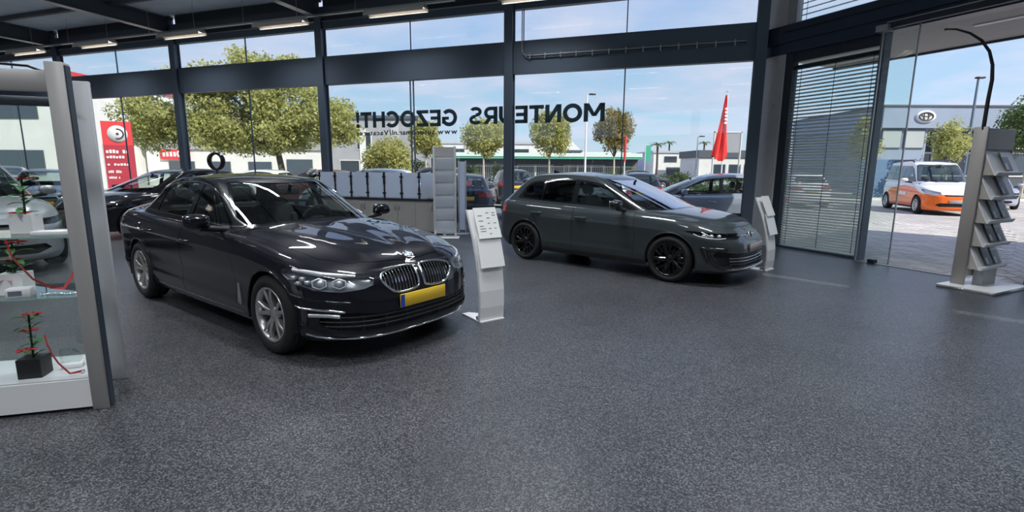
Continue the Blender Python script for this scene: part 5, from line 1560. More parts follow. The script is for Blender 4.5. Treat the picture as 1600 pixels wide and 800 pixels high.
for k in range(6):
    a = k * 1.1; r = 0.12; MB().ball((r * math.cos(a), r * math.sin(a), 1.38 + 0.05 * (k % 3)), (0.05, 0.05, 0.035), 8, 6).build('blossom', M_WHITE, pl2)

# ------------------------------------------------------------------ glass display cabinet at the left
CR = 0.284
cb = thing('display_cabinet', 'grey framed glass display cabinet with lit shelves and white plinth', 'display cabinet', (-2.668, 3.04, 0), CR)
M_CABPOST = mat('cabinet_post_grey', (0.40, 0.385, 0.37), 0.45)
MB().rbox(-0.022, 0.066, -0.012, 0.075, 0.0, 2.135, 0.004, 1).build('corner_post', M_CABPOST, cb)
MB().box(0.066, 0.074, 0.006, 0.06, 0.01, 2.12).build('post_channel', M_DARKSTEEL, cb)
MB().rbox(-0.145, -0.030, 0.50, 0.53, 0.0, 2.10, 0.004, 1).build('corner_post', M_LIGHTGREY, cb)
MB().rbox(-1.50, -1.40, -0.012, 0.03, 0.0, 2.135, 0.004, 1).build('corner_post', M_CABPOST, cb)
MB().rbox(-1.50, -1.40, 0.50, 0.53, 0.0, 2.10, 0.004, 1).build('corner_post', M_LIGHTGREY, cb)
MB().rbox(-1.40, -0.025, 0.0, 0.03, 1.965, 2.085, 0.003, 1).build('header_rail', M_CABPOST, cb)
MB().rbox(-1.40, -0.145, 0.50, 0.525, 1.93, 1.99, 0.003, 1).build('header_rail', M_DARKSTEEL, cb)
MB().tube([(-0.95, 0.30, 2.06), (-0.75, 0.3, 2.13), (-0.5, 0.3, 2.16), (-0.25, 0.3, 2.15), (-0.10, 0.3, 2.09)], 0.008, 6).build('lamp_cable', M_BLACK, cb)
MB().prism([(-1.45, 0.0), (-0.022, 0.0), (-0.165, 0.50), (-1.45, 0.50)], 'z', 0.02, 0.205).build('plinth', M_WHITE, cb)
MB().prism([(-1.45, 0.01), (-0.03, 0.01), (-0.165, 0.49), (-1.45, 0.49)], 'z', 0.206, 0.214).build('plinth_top', M_LIGHTGREY, cb)
for z in (0.745, 1.12):
    MB().prism([(-1.42, 0.02), (-0.03, 0.02), (-0.16, 0.48), (-1.42, 0.48)], 'z', z - 0.008, z).build('glass_shelf', M_CLEAR, cb)
    MB().box(-1.42, -0.03, 0.012, 0.02, z - 0.009, z + 0.001).build('shelf_edge', mat('green_glass_edge', (0.25, 0.42, 0.38), 0.15, coat=1.0), cb)
MB().box(-1.42, -0.15, 0.485, 0.491, 0.21, 1.95).build('glass_back', M_CLEAR, cb)
def cpt(x, y, z): return Vector((-2.668, 3.04, 0)) + Vector((math.cos(CR), math.sin(CR), 0)) * x + Vector((-math.sin(CR), math.cos(CR), 0)) * y + Vector((0, 0, z))
def poinsettia(label, p, s, h, m_pot, seed):
    rng = random.Random(seed)
    t = thing('potted_plant', label, 'plant', p, 0.3, 'red flowering plants in the cabinet')
    MB().prism([(-0.05 * s, -0.05 * s), (0.05 * s, -0.05 * s), (0.05 * s, 0.05 * s), (-0.05 * s, 0.05 * s)], 'z', 0, 0.10 * s).build('pot', m_pot, t)
    MB().cyl((0, 0, 0.08 * s), (0.01, 0, h), 0.006, 6).build('stem', M_LEAFDARK, t)
    for k in range(14):
        a = k * 2.4; z0 = 0.10 * s + (h - 0.08 * s) * (k / 14); r = (0.06 + 0.03 * rng.random()) * s
        leaf_blade(t, 'leaf', (0, 0, z0), (r * math.cos(a), r * math.sin(a), z0 + 0.03 * s * rng.uniform(-1, 1.5)), 0.018 * s, mat('green_plant_leaf', (0.05, 0.16, 0.05), 0.5))
    for k in range(3):
        a = k * 2.1; r = 0.025 * s; z0 = h - 0.09 * s * k
        f = MB()
        for j in range(6):
            b = j * PI / 3; f.add([(0, 0, 0), (0.03 * s * math.cos(b - .4), 0.03 * s * math.sin(b - .4), 0.012), (0.05 * s * math.cos(b), 0.05 * s * math.sin(b), 0.004), (0.03 * s * math.cos(b + .4), 0.03 * s * math.sin(b + .4), 0.012)], [(0, 1, 2, 3)], M=Matrix.Translation((r * math.cos(a), r * math.sin(a), z0)))
        f.build('flower', M_REDFLOWER, t, fix=False)
poinsettia('plant with red flowers in a black pot on the cabinet floor', cpt(-0.37, 0.14, 0.214), 1.25, 0.40, M_BLACK, 1)
poinsettia('red flowering plant on the middle glass shelf', cpt(-0.44, 0.22, 0.745), 1.3, 0.32, M_WHITE, 2)
poinsettia('red flowering plant on the upper glass shelf at the frame edge', cpt(-0.38, 0.30, 1.12), 1.2, 0.34, M_WHITE, 3)
t = thing('award_block', 'clear acrylic block on a white card stand on the cabinet floor', 'award', cpt(-0.215, 0.24, 0.214), CR + 0.2)
MB().rbox(-0.055, 0.055, -0.035, 0.035, 0, 0.035, 0.003, 1).build('card_stand', M_WHITE, t)
MB().prism([(-0.055, 0.036), (0.045, 0.036), (0.05, 0.075), (0.01, 0.125), (-0.055, 0.13)], 'y', -0.03, 0.03).build('acrylic_block', M_CLEAR, t)
M_RIBBON = mat('red_ribbon', (0.55, 0.05, 0.06), 0.6)
def ribbon(label, pts, w=0.010):
    m = MB(); vs = []; P = [Vector(p) for p in pts]
    for i, p in enumerate(P):
        d = (P[min(i + 1, len(P) - 1)] - P[max(i - 1, 0)]).normalized(); s_ = d.cross(Vector((0.3, 1, 0))).normalized() * w
        vs += [tuple(p - s_), tuple(p + s_)]
    for i in range(len(P) - 1): m.add([vs[2 * i], vs[2 * i + 1], vs[2 * i + 3], vs[2 * i + 2]], [(0, 1, 2, 3)])
    t = thing('key_lanyard', label, 'lanyard', pts[-1], 0, 'red lanyards in the cabinet')
    o = m.build('strap', M_RIBBON, t, loc=-Vector(pts[-1]), fix=False)
    MB().ball((0, 0, 0.0), 0.012, 8, 6).build('clip', M_CHROME, t)
ribbon('short red lanyard hanging over the plant on the cabinet floor', [cpt(-0.245, 0.05, 0.50), cpt(-0.24, 0.05, 0.44), cpt(-0.225, 0.06, 0.36), cpt(-0.205, 0.07, 0.30), cpt(-0.15, 0.06, 0.232), cpt(-0.10, 0.10, 0.228)])
ribbon('long looping red lanyard between the two glass shelves', [cpt(-0.36, 0.04, 1.118), cpt(-0.34, 0.04, 1.0), cpt(-0.26, 0.05, 0.86), cpt(-0.18, 0.06, 0.80), cpt(-0.12, 0.07, 0.79), cpt(-0.085, 0.08, 0.84), cpt(-0.06, 0.09, 0.90)])
t = thing('card_box', 'white printed carton on the middle glass shelf', 'box', cpt(-0.36, 0.10, 0.745), CR + 0.15)
MB().rbox(-0.06, 0.06, -0.04, 0.04, 0, 0.055, 0.003, 1).build('carton', M_WHITE, t); MB().box(-0.045, 0.02, -0.042, -0.040, 0.012, 0.042).build('print', M_BRO[0], t)
t = thing('chain_bracelet', 'silver link chain lying on the middle glass shelf', 'chain', cpt(-0.16, 0.10, 0.752), CR)
for k in range(7):
    MB().tube([(0.028 * (k - 3) + 0.018 * math.cos(a), 0.010 * math.sin(a) + 0.012 * math.sin(k), 0.0) for a in np.linspace(0, 2 * PI, 11)[:-1]], 0.0045, 6, True).build('link', M_CHROME, t)
t = thing('gift_box', 'flat white box with green edge on the upper glass shelf', 'box', cpt(-0.14, 0.10, 1.12), CR)
MB().rbox(-0.10, 0.10, -0.05, 0.05, 0, 0.030, 0.003, 1).build('box_body', M_WHITE, t); MB().box(-0.098, 0.098, -0.052, -0.05, 0.010, 0.014).build('edge_band', M_BRO[2], t)

# ------------------------------------------------------------------ lettering on the glass, read from outside
def window_text(name, label, body, xr, xl, z0, h, bold):
    """mirrored lettering: first letter at the right end xr, last at the left end xl (front coordinates)"""
    root = thing(name, label, 'lettering', fpt(xr, 0.04, z0), FRZ)
    glyphs = []; pen = 0.0
    for ch in body:
        if ch == ' ': pen += 0.3; continue
        me, (x0, x1, y0, y1) = text_mesh(ch, 1.0, bold=bold)
        glyphs.append((me, pen - x0, ch)); pen += (x1 - x0) + 0.075
    total = pen - 0.075
    sx = (xr - xl) / total; sz = h / (0.70 + 2 * bold)
    for me, off, ch in glyphs:
        bm = bmesh.new(); bm.from_mesh(me)
        for v in bm.verts: v.co = (-(v.co.x + off) * sx, 0.0, v.co.y * sz)
        r = bmesh.ops.extrude_face_region(bm, geom=bm.faces[:])
        for g in r['geom']:
            if isinstance(g, bmesh.types.BMVert): g.co.y = 0.003
        bmesh.ops.recalc_face_normals(bm, faces=bm.faces)
        bm.to_mesh(me); bm.free(); me.name = 'letter'
        link('letter', me, M_LETTER, root)
def ell(cx, cz, rx, rz_, w, a0, a1, n=20):
    vs = []
    for i in range(n + 1):
        a = math.radians(a0 + (a1 - a0) * i / n); vs += [(cx + rx * math.cos(a), cz + rz_ * math.sin(a)), (cx + (rx - w) * math.cos(a), cz + (rz_ - w) * math.sin(a))]
    return [[vs[2 * i], vs[2 * i + 2], vs[2 * i + 3], vs[2 * i + 1]] for i in range(n)]
def bar_(x0, z0, x1, z1): return [[(x0, z0), (x1, z0), (x1, z1), (x0, z1)]]
K = 0.235
GLYPH = {
    'M': (1.12, bar_(0, 0, K, 1) + bar_(1.12 - K, 0, 1.12, 1) + [[(0, 1), (0.27, 1), (0.67, 0.30), (0.45, 0.30)], [(0.85, 1), (1.12, 1), (0.67, 0.30), (0.45, 0.30)]]),
    'O': (1.06, ell(0.53, 0.5, 0.53, 0.52, K, 0, 360, 32)),
    'N': (0.90, bar_(0, 0, K, 1) + bar_(0.90 - K, 0, 0.90, 1) + [[(0, 1), (0.27, 1), (0.90, 0), (0.63, 0)]]),
    'T': (0.84, bar_(0, 1 - K * 0.9, 0.84, 1) + bar_(0.42 - K / 2, 0, 0.42 + K / 2, 1)),
    'E': (0.74, bar_(0, 0, K, 1) + bar_(0, 0, 0.74, K * 0.88) + bar_(0, 1 - K * 0.88, 0.73, 1) + bar_(0, 0.5 - K * 0.42, 0.68, 0.5 + K * 0.42)),
    'U': (0.88, bar_(0, 0.42, K, 1) + bar_(0.88 - K, 0.42, 0.88, 1) + ell(0.44, 0.43, 0.44, 0.44, K, 180, 360)),
    'R': (0.86, bar_(0, 0, K, 1) + bar_(0.1, 1 - K * 0.88, 0.46, 1) + bar_(0.1, 0.30, 0.46, 0.30 + K * 0.88) + ell(0.46, 0.65, 0.36, 0.35, K * 0.9, -90, 90) + [[(0.34, 0.36), (0.60, 0.36), (0.88, 0), (0.60, 0)]]),
    'S': (0.80, ell(0.40, 0.73, 0.38, 0.29, K * 0.86, 30, 270, 18) + ell(0.40, 0.27, 0.40, 0.29, K * 0.86, -150, 90, 18)),
    'G': (1.00, ell(0.53, 0.5, 0.53, 0.52, K, 42, 330, 26) + bar_(0.54, 0.38, 1.0, 0.56) + bar_(1.0 - K, 0.14, 1.0, 0.5)),
    'Z': (0.82, bar_(0, 0, 0.82, K * 0.88) + bar_(0, 1 - K * 0.88, 0.82, 1) + [[(0, 0.12), (0.30, 0.12), (0.82, 0.88), (0.52, 0.88)]]),
    'C': (0.94, ell(0.53, 0.5, 0.53, 0.52, K, 42, 318, 26)),
    'H': (0.88, bar_(0, 0, K, 1) + bar_(0.88 - K, 0, 0.88, 1) + bar_(0, 0.5 - K * 0.45, 0.88, 0.5 + K * 0.45)),
    '!': (0.26, [[(0.0, 1), (0.26, 1), (0.21, 0.33), (0.05, 0.33)]] + ell(0.13, 0.125, 0.135, 0.135, 0.134, 0, 360, 14)),
}
def bold_text(label, body, xr, xl, z0, h):
    root = thing('window_lettering', label, 'lettering', fpt(xr, 0.036, z0), FRZ)
    gap = 0.085; total = sum(GLYPH[c][0] for c in body) + gap * (len(body) - 1); sx = (xr - xl) / total; pen = 0.0
    for c in body:
        w, polys = GLYPH[c]; q = MB()
        for p in polys: q.prism([(-(pen + x) * sx, z * h) for x, z in p], 'y', 0.0, 0.004)
        q.build('letter', M_LETTER, root); pen += w + gap
bold_text('large mirrored MONTEURS lettering on the glass across the column', 'MONTEURS', 2.25, -1.07, 2.610, 0.405)
bold_text('large mirrored GEZOCHT! lettering on the glass left of the column', 'GEZOCHT!', -1.40, -4.37, 2.585, 0.405)
window_text('window_lettering', 'small mirrored web address lettering under the large word', 'www.autoromar.nl/Vacatures', -1.40, -4.37, 2.395, 0.130, 0.026)

# ------------------------------------------------------------------ outside
GZ = -0.06
def paver_material():
    m = bpy.data.materials.new('grey_pavers'); m.use_nodes = True; nt = m.node_tree; b = nt.nodes['Principled BSDF']
    tc = _node(nt, 'ShaderNodeTexCoord'); mp = _node(nt, 'ShaderNodeMapping'); mp.inputs['Rotation'].default_value = (0, 0, EA)
    nt.links.new(tc.outputs['Object'], mp.inputs[0])
    br = _node(nt, 'ShaderNodeTexBrick'); br.inputs['Scale'].default_value = 1.0; br.inputs['Brick Width'].default_value = 0.42; br.inputs['Row Height'].default_value = 0.21
    br.inputs['Mortar Size'].default_value = 0.012; br.inputs['Color1'].default_value = (0.52, 0.49, 0.45, 1); br.inputs['Color2'].default_value = (0.42, 0.40, 0.38, 1); br.inputs['Mortar'].default_value = (0.20, 0.19, 0.18, 1)
    nt.links.new(mp.outputs[0], br.inputs['Vector'])
    no = _node(nt, 'ShaderNodeTexNoise'); no.inputs['Scale'].default_value = 0.6; no.inputs['Detail'].default_value = 6; nt.links.new(tc.outputs['Object'], no.inputs['Vector'])
    mr = _node(nt, 'ShaderNodeMapRange'); mr.inputs[1].default_value = 0.3; mr.inputs[2].default_value = 0.7; mr.inputs[3].default_value = 0.8; mr.inputs[4].default_value = 1.2; nt.links.new(no.outputs['Fac'], mr.inputs[0])
    vm = _node(nt, 'ShaderNodeVectorMath', operation='SCALE'); nt.links.new(br.outputs['Color'], vm.inputs[0]); nt.links.new(mr.outputs[0], vm.inputs['Scale']); nt.links.new(vm.outputs[0], b.inputs['Base Color'])
    b.inputs['Roughness'].default_value = 0.85
    return m
M_PAVER = paver_material()
M_ASPHALT = mat('asphalt', (0.16, 0.16, 0.165), 0.9, noise=(3, 0.2))
M_VERGE = mat('verge_grass', (0.15, 0.20, 0.06), 0.9, noise=(5, 0.4))
M_KERB = mat('pale_kerb', (0.62, 0.60, 0.56), 0.85)
ground = tag(MB().box(-170, 170, -90, 240, GZ - 0.3, GZ).build('ground', M_PAVER), kind='structure')
# the forecourt pavers seen through the door, laid one by one
pav_mesh = []
for i, c in enumerate(((0.50, 0.47, 0.43), (0.43, 0.41, 0.385), (0.56, 0.53, 0.49), (0.47, 0.44, 0.42))):
    me = MB().rbox(-0.205, 0.205, -0.10, 0.10, -0.03, 0.012, 0.006, 1, smooth=False).mesh('paver')
    me.materials.append(mat('paver_shade_%d' % i, c, 0.85, noise=(14, 0.12))); pav_mesh.append(me)
spots_ = []
for r_ in range(60):
    for c_ in range(-12, 22):
        p = ept(c_ * 0.42 + (0.21 if r_ % 2 else 0), 0.45 + r_ * 0.21)
        if 0.66 < p.x / max(p.y, 0.1) < 0.99 and p.y < 15.5: spots_.append((p.length, p))
spots_.sort(key=lambda t: t[0])
for _, p in spots_[:300]:
    o = link('paver', random.choice(pav_mesh), None, ground, (p.x, p.y, GZ + random.uniform(-0.002, 0.003)), (random.uniform(-.006, .006), random.uniform(-.006, .006), EA + random.uniform(-.008, .008)))
tag(MB().box(-120, 120, 40, 52, GZ, GZ + 0.01).build('road', M_ASPHALT), kind='structure')
tag(MB().box(-120, 120, 28.5, 31.5, GZ, GZ + 0.05).build('ground_verge', M_VERGE), kind='structure')
tag(MB().box(-120, 120, 28.3, 28.5, GZ, GZ + 0.14).build('kerb', M_KERB), kind='structure')
tag(MB().box(-120, 120, 39.7, 40.0, GZ, GZ + 0.14).build('kerb', M_KERB), kind='structure')

# entrance canopy
cn = thing('ceiling', None, None, ept(2.0, 0.2, 3.82), EA, kind='structure')
MB().prism([(-2.75, 0.0), (-2.75, 2.15), (12.0, 2.15), (12.0, 0.0)], 'z', 0.0, 0.30).build('canopy_soffit', M_BEIGE, cn)
MB().box(-2.75, 12.0, 2.15, 2.2, -0.04, 0.36).build('canopy_fascia', M_NAVY, cn)
for x in (-1.5, 1.0, 3.5):
    for y in (0.7,): MB().box(x - 0.6, x + 0.6, y - 0.05, y + 0.05, -0.02, 0.0).build('soffit_light', M_WHITE, cn)
for p_ in (ept(9.5, 5.8),):
    MB().rbox(7.3, 7.5, 1.8, 2.0, -3.88, 0.0, 0.02, 1).build('canopy_post', M_STEEL, cn)

# unseen block added right of the entrance to shade the forecourt
shade_block = thing('building', 'unseen block added to shade the entrance forecourt', 'building', (11.3, 3.7, GZ), math.atan2(3.7, 4.7))
MB().box(0, 5.98, -3.0, 0, 0, 7.2).build('wall', M_WALL, shade_block); MB().box(-0.1, 6.08, -3.1, 0.1, 7.2, 7.4).build('roof', M_BEAM, shade_block)
# ---- trees
M_BARK = mat('bark', (0.11, 0.09, 0.07), 0.9, noise=(12, 0.3))
M_PALEBARK = mat('pale_bark', (0.46, 0.41, 0.34), 0.9, noise=(12, 0.2))
M_LEAFA = leaf_mat('autumn_leaf', (0.23, 0.26, 0.08), (0.74, 0.73, 0.30), 2.2)
M_LEAFB = leaf_mat('lime_leaf', (0.24, 0.27, 0.08), (0.72, 0.68, 0.26), 2.6)
M_LEAFC = leaf_mat('hedge_leaf', (0.06, 0.11, 0.035), (0.16, 0.22, 0.07), 2.0)
M_LEAFD = leaf_mat('russet_leaf', (0.20, 0.17, 0.05), (0.42, 0.34, 0.12))
def tree(label, base, trunk_top, ctr, rad, n, leaf, m, seed, clumps=60, trunk_r=0.07, group=None, name='tree', limbs=6):
    rng = np.random.default_rng(seed)
    t = thing(name, label, name.replace('_', ' '), base, 0, group)
    c = Vector(ctr) - Vector(base); tt = Vector(trunk_top) - Vector(base)
    MB().tube([(0, 0, 0), tuple(tt * 0.5 + Vector((trunk_r * 0.4, 0, 0))), tuple(tt)], [trunk_r * 1.25, trunk_r, trunk_r * 0.8], 8).build('trunk', M_PALEBARK, t)
    d = rng.normal(size=(clumps, 3)); d /= np.linalg.norm(d, axis=1)[:, None]
    C = np.array(c) + d * (rng.uniform(0.25, 1.0, (clumps, 1)) ** 0.6) * np.array(rad) * 0.86
    for k in range(limbs):
        e = Vector(C[k * (clumps // max(1, limbs))]); m_ = tt.lerp(e, 0.5) + Vector((0, 0, 0.08 * e.length * 0.2))
        MB().tube([tuple(tt * 0.92), tuple(m_), tuple(e)], [trunk_r * 0.6, trunk_r * 0.35, trunk_r * 0.12], 6).build('branch', M_BARK, t)
    sp = np.array(rad) * (0.34 if clumps > 30 else 0.5)
    leafy(t, 'foliage', C, n, sp, leaf, m, seed)
    return t
# the big tree left of the counter: several overlapping lobes
bt = thing('tree', 'large spreading green tree beyond the glass, left of the counter', 'tree', (-13.6, 30, GZ), 0)
MB().tube([(0, 0, 0), (0.1, 0, 1.3), (-0.1, 0, 2.6), (-0.3, 0, 4.0)], [0.25, 0.19, 0.16, 0.12], 10).build('trunk', M_BARK, bt)
rng = np.random.default_rng(5); CL = []
for (x, z, rx, rz_) in ((-5.6, 4.8, 3.2, 1.9), (-2.5, 5.3, 3.0, 2.1), (0.3, 5.4, 3.0, 2.2), (2.2, 4.6, 2.2, 1.8), (-4.0, 3.6, 3.4, 1.3), (0.8, 3.7, 2.6, 1.2), (-7.6, 3.7, 1.5, 1.3), (-0.6, 6.9, 1.9, 1.0), (3.4, 4.0, 1.2, 1.2), (-4.6, 6.2, 1.6, 0.9), (-1.6, 3.4, 2.4, 1.0)):
    for _ in range(26):
        d = rng.normal(size=3); d /= np.linalg.norm(d); CL.append(np.array([x, 0, z]) + d * rng.uniform(0.4, 1.0) * np.array([rx, 2.2, rz_]))
for k in range(0, len(CL), 9):
    e = Vector(CL[k]); MB().tube([(-0.15, 0, 2.6 + 0.8 * (k % 3) / 2), tuple(Vector((-0.2, 0, 3.2)).lerp(e, 0.5) + Vector((0, 0, 0.2))), tuple(e)], [0.12, 0.06, 0.02], 6).build('branch', M_BARK, bt)
leafy(bt, 'foliage', CL, 56000, (0.80, 0.80, 0.58), 0.105, M_LEAFA, 6)
tree('young lime tree whose trunk rises behind the white wire rack', (-6.1, 36, GZ), (-6.1, 36, 2.4), (-6.1, 36, 3.6), (1.25, 1.2, 1.35), 6000, 0.100, M_LEAFB, 11, group='young street trees')
tree('young lime tree seen through the letters RS, left of the middle column', (-2.05, 36, GZ), (-2.05, 36, 2.4), (-2.05, 36, 3.75), (1.5, 1.4, 1.4), 7500, 0.100, M_LEAFB, 12, group='young street trees')
tree('young lime tree under the letter N, right of the middle column', (2.55, 36, GZ), (2.55, 36, 2.5), (2.6, 36, 4.0), (1.55, 1.4, 1.75), 8500, 0.100, M_LEAFB, 13, group='young street trees')
tree('russet-tinged young tree behind the letter M', (7.1, 36, GZ), (7.1, 36, 2.6), (7.1, 36, 4.2), (1.4, 1.3, 1.55), 6000, 0.100, M_LEAFD, 14, group='young street trees')
tree('round pale green shrub between counter and grey building', (-6.85, 28, GZ), (-6.85, 28, 0.8), (-6.85, 28, 1.75), (1.40, 1.2, 1.45), 8000, 0.085, M_LEAFB, 15, name='shrub', limbs=4)
tree('leafy street tree beside the car dealer across the road', (25.0, 29.5, GZ), (25.0, 29.5, 1.4), (25.0, 29.5, 3.2), (1.15, 1.1, 1.3), 3400, 0.085, M_LEAFA, 16)
tree('tall green tree left of the car dealer building', (23.5, 34.5, GZ), (23.5, 34.5, 2.0), (23.5, 34.5, 3.5), (1.1, 1.1, 1.8), 3600, 0.09, M_LEAFA, 17)
tree('dark tree at the far right edge beyond the door', (33.0, 33, GZ), (33.0, 33, 2.5), (33.0, 33, 4.6), (1.9, 1.5, 2.0), 4200, 0.10, M_LEAFC, 18)
for i, (x, y, r, h, lb) in enumerate(((18.4, 44, 2.8, 1.35, 'clipped hedge below the white villa'), (9.2, 44, 1.1, 1.9, 'loose shrub beside the green banner'), (14.6, 46.2, 1.2, 1.7, 'loose hedge between shrub and villa'), (-3.9, 39.2, 1.0, 2.3, 'dark shrub behind the tree left of the middle column'), (-0.6, 39.2, 1.0, 2.1, 'dark shrub behind the middle column'), (-7.3, 38.6, 0.8, 2.5, 'dark shrub behind the white wire rack'), (9.3, 26.2, 1.2, 0.75, 'low planting strip behind the grey hatchback bonnet'), (12.0, 29.9, 1.4, 0.8, 'low planting beyond the pale blue parked hatchback'))):
    t = thing('shrub', lb, 'shrub', (x, y, GZ), 0)
    rr = np.random.default_rng(40 + i); C = np.c_[rr.uniform(-r, r, 30), rr.uniform(-0.5, 0.5, 30), rr.uniform(0.25, max(0.3, h - 0.3), 30)]
    for k in range(4): MB().cyl((0.5 * r * (k - 1.5) / 1.5, 0, 0), (0.5 * r * (k - 1.5) / 1.5, 0.05, h * 0.7), 0.02, 5).build('stem', M_BARK, t)
    leafy(t, 'foliage', C, 2000, (0.45, 0.4, 0.33), 0.075, M_LEAFC, 50 + i)

# ---- street furniture
def lamp_post(label, x, y, h, r=0.07, arm=0.5, m=M_ALU):
    t = thing('street_lamp', label, 'street lamp', (x, y, GZ), 0, 'street lamps')
    MB().tube([(0, 0, 0), (0, 0, h * 0.5), (0, 0, h)], [r, r * 0.8, r * 0.6], 8).build('pole', m, t)
    MB().tube([(0, 0, h - 0.05), (arm, 0, h + 0.02)], 0.03, 6).build('arm', m, t)
    MB().rbox(arm - 0.15, arm + 0.35, -0.12, 0.12, h - 0.02, h + 0.08, 0.02, 1).build('lamp_head', M_BLACK, t)
lamp_post('slim street lamp right of the letter O', 5.65, 40, 7.2, 0.09, 0.3, M_WHITE)
lamp_post('street lamp rising in front of the car dealer', 28.2, 32, 7.2, 0.10, 0.0, M_STEEL)
lamp_post('far street lamp over the white villa', 18.6, 52, 4.9, 0.08, 0.3)
fl_ = thing('feather_flag', 'furled red feather flag on a white pole outside the corner window', 'flag', (8.16, 20, GZ), 0)
MB().tube([(0, 0, 0), (0, 0, 2.5), (0.02, 0, 4.5)], [0.03, 0.025, 0.018], 8).build('flag_pole', M_WHITE, fl_)
q = MB(); vs = []; zs_ = np.linspace(1.95, 4.42, 18)
for i, z in enumerate(zs_):
    t_ = (4.42 - z) / 2.47; w = 0.05 + 0.25 * min(1.0, t_ * 1.15) ** 1.3; cx = -0.02 - 0.10 * t_
    for k, f in enumerate(np.linspace(-1, 1, 9)):
        vs.append((cx + w * f, 0.07 * math.sin(f * 7 + t_ * 2) * (0.3 + t_), float(z) + (0.22 * f * f - 0.05 * f if i == 0 else 0)))
fs = [(i * 9 + k, i * 9 + k + 1, i * 9 + k + 10, i * 9 + k + 9) for i in range(17) for k in range(8)]
q.add(vs, fs, True).build('flag_cloth', mat('red_flag_cloth', (0.78, 0.035, 0.03), 0.7), fl_, fix=False)
for k in range(5): MB().box(-0.06, 0.04, -0.085, -0.075, 3.35 + 0.13 * k, 3.43 + 0.13 * k).build('flag_glyph', M_WHITE, fl_)
MB().ball((0.02, 0, 4.56), (0.07, 0.07, 0.02), 8, 6).build('pole_cap', M_WHITE, fl_)
fp = thing('flag_pole', 'thin red and white pole beside the tree behind letter M', 'pole', (5.45, 25, GZ), 0)
MB().cyl((0, 0, 0), (0, 0, 2.0), 0.03, 8).build('lower_pole', M_WHITE, fp)
MB().cyl((0, 0, 2.0), (0, 0, 3.2), 0.06, 8).build('red_sleeve', mat('red_sleeve', (0.65, 0.05, 0.04), 0.6), fp)

# red totem sign
M_RED = mat('sign_red', (0.72, 0.05, 0.06), 0.5); M_DRED = mat('sign_dark_red', (0.42, 0.035, 0.06), 0.5)
ts = thing('totem_sign', 'red totem sign with white ring and white lettering beyond the cabinet post', 'sign', (-18.35, 24, GZ), 0.55)
MB().box(-0.56, 0.56, -0.12, 0.12, 0, 2.55).build('lower_board', M_DRED, ts)
MB().box(-0.56, 0.56, -0.12, 0.12, 2.55, 3.62).build('upper_board', M_RED, ts)
MB().lathe([(0.0, -0.15), (0.38, -0.15), (0.38, -0.12)], 'y', 28, Matrix.Translation((0.02, 0, 3.06))).build('white_disc', M_WHITE, ts)
MB().tube([(0.02 + 0.22 * math.cos(a_), -0.155, 3.06 + 0.22 * math.sin(a_)) for a_ in np.linspace(-1.9, 1.7, 16)], 0.035, 6).build('dark_arc', M_INK, ts)
MB().lathe([(0.0, -0.16), (0.06, -0.16), (0.06, -0.15)], 'y', 12, Matrix.Translation((0.02, 0, 3.06))).build('dark_dot', M_INK, ts)
MB().box(-0.60, -0.56, -0.14, 0.14, 0, 2.6).build('side_strip', M_LIGHTGREY, ts)
for i, (w, z, h) in enumerate(((0.86, 2.18, 0.16), (0.80, 1.95, 0.12), (0.84, 1.62, 0.10), (0.50, 1.28, 0.12), (0.42, 1.02, 0.10))):
    n = 7
    for k in range(n):
        if (k * 3 + i) % 7 == 5: continue
        x = -0.48 + w / n * k
        MB().box(x, x + w / n * 0.72, -0.135, -0.12, z, z + h * (1 if k % 3 else 0.8)).build('sign_glyph', M_WHITE, ts)
st_ = thing('banner', 'green upright banner on a pole right of the young trees', 'banner', (12.0, 45.6, GZ), 0)
MB().box(-0.22, 0.22, -0.03, 0.03, 2.35, 3.7).build('banner_cloth', mat('banner_green', (0.05, 0.42, 0.26), 0.7), st_); MB().cyl((-0.26, 0, 0), (-0.26, 0, 3.8), 0.04, 8).build('pole', M_WHITE, st_)

# ---- buildings
M_BWHITE = mat('white_render', (0.78, 0.77, 0.74), 0.85, noise=(1.5, 0.05)); M_BGREY = mat('grey_cladding', (0.36, 0.37, 0.39), 0.75, noise=(1.5, 0.06)); M_BDARK = mat('dark_cladding', (0.10, 0.11, 0.13), 0.6)
M_BBLUE = mat('blue_grey_cladding', (0.26, 0.32, 0.42), 0.6, noise=(1, 0.05)); M_BGLASS = mat('dark_window_glass', (0.05, 0.07, 0.09), 0.08, coat=1.0); M_GREEN = mat('green_fascia', (0.10, 0.42, 0.30), 0.6); M_PALEGREEN = mat('pale_green_fascia', (0.70, 0.82, 0.74), 0.6)
M_FENCE = mat('mesh_fence', (0.20, 0.205, 0.21), 0.7)
def building(label, x0, x1, y, depth, h, m, roof=M_BDARK, wins=(), roof_h=0.25, name='building', rz=0.0):
    t = thing(name, label, 'building', ((x0 + x1) / 2, y, GZ), rz)
    w = (x1 - x0) / 2
    MB().box(-w, w, 0, depth, 0, h).build('wall', m, t)
    MB().box(-w - 0.15, w + 0.15, -0.15, depth + 0.15, h, h + roof_h).build('roof', roof, t)
    for (a, b, z0, z1) in wins:
        a, b = a - (x0 + x1) / 2, b - (x0 + x1) / 2
        f = MB().box(a, b, -0.06, 0.02, z0, z1).build('window', M_BWHITE if m is not M_BWHITE else M_BDARK, t)
        n = max(1, int((b - a) / 1.3))
        for k in range(n):
            ww = (b - a) / n; MB().box(a + ww * k + 0.06, a + ww * (k + 1) - 0.06, -0.075, -0.055, z0 + 0.06, z1 - 0.06).build('pane', M_BGLASS, f)
    return t
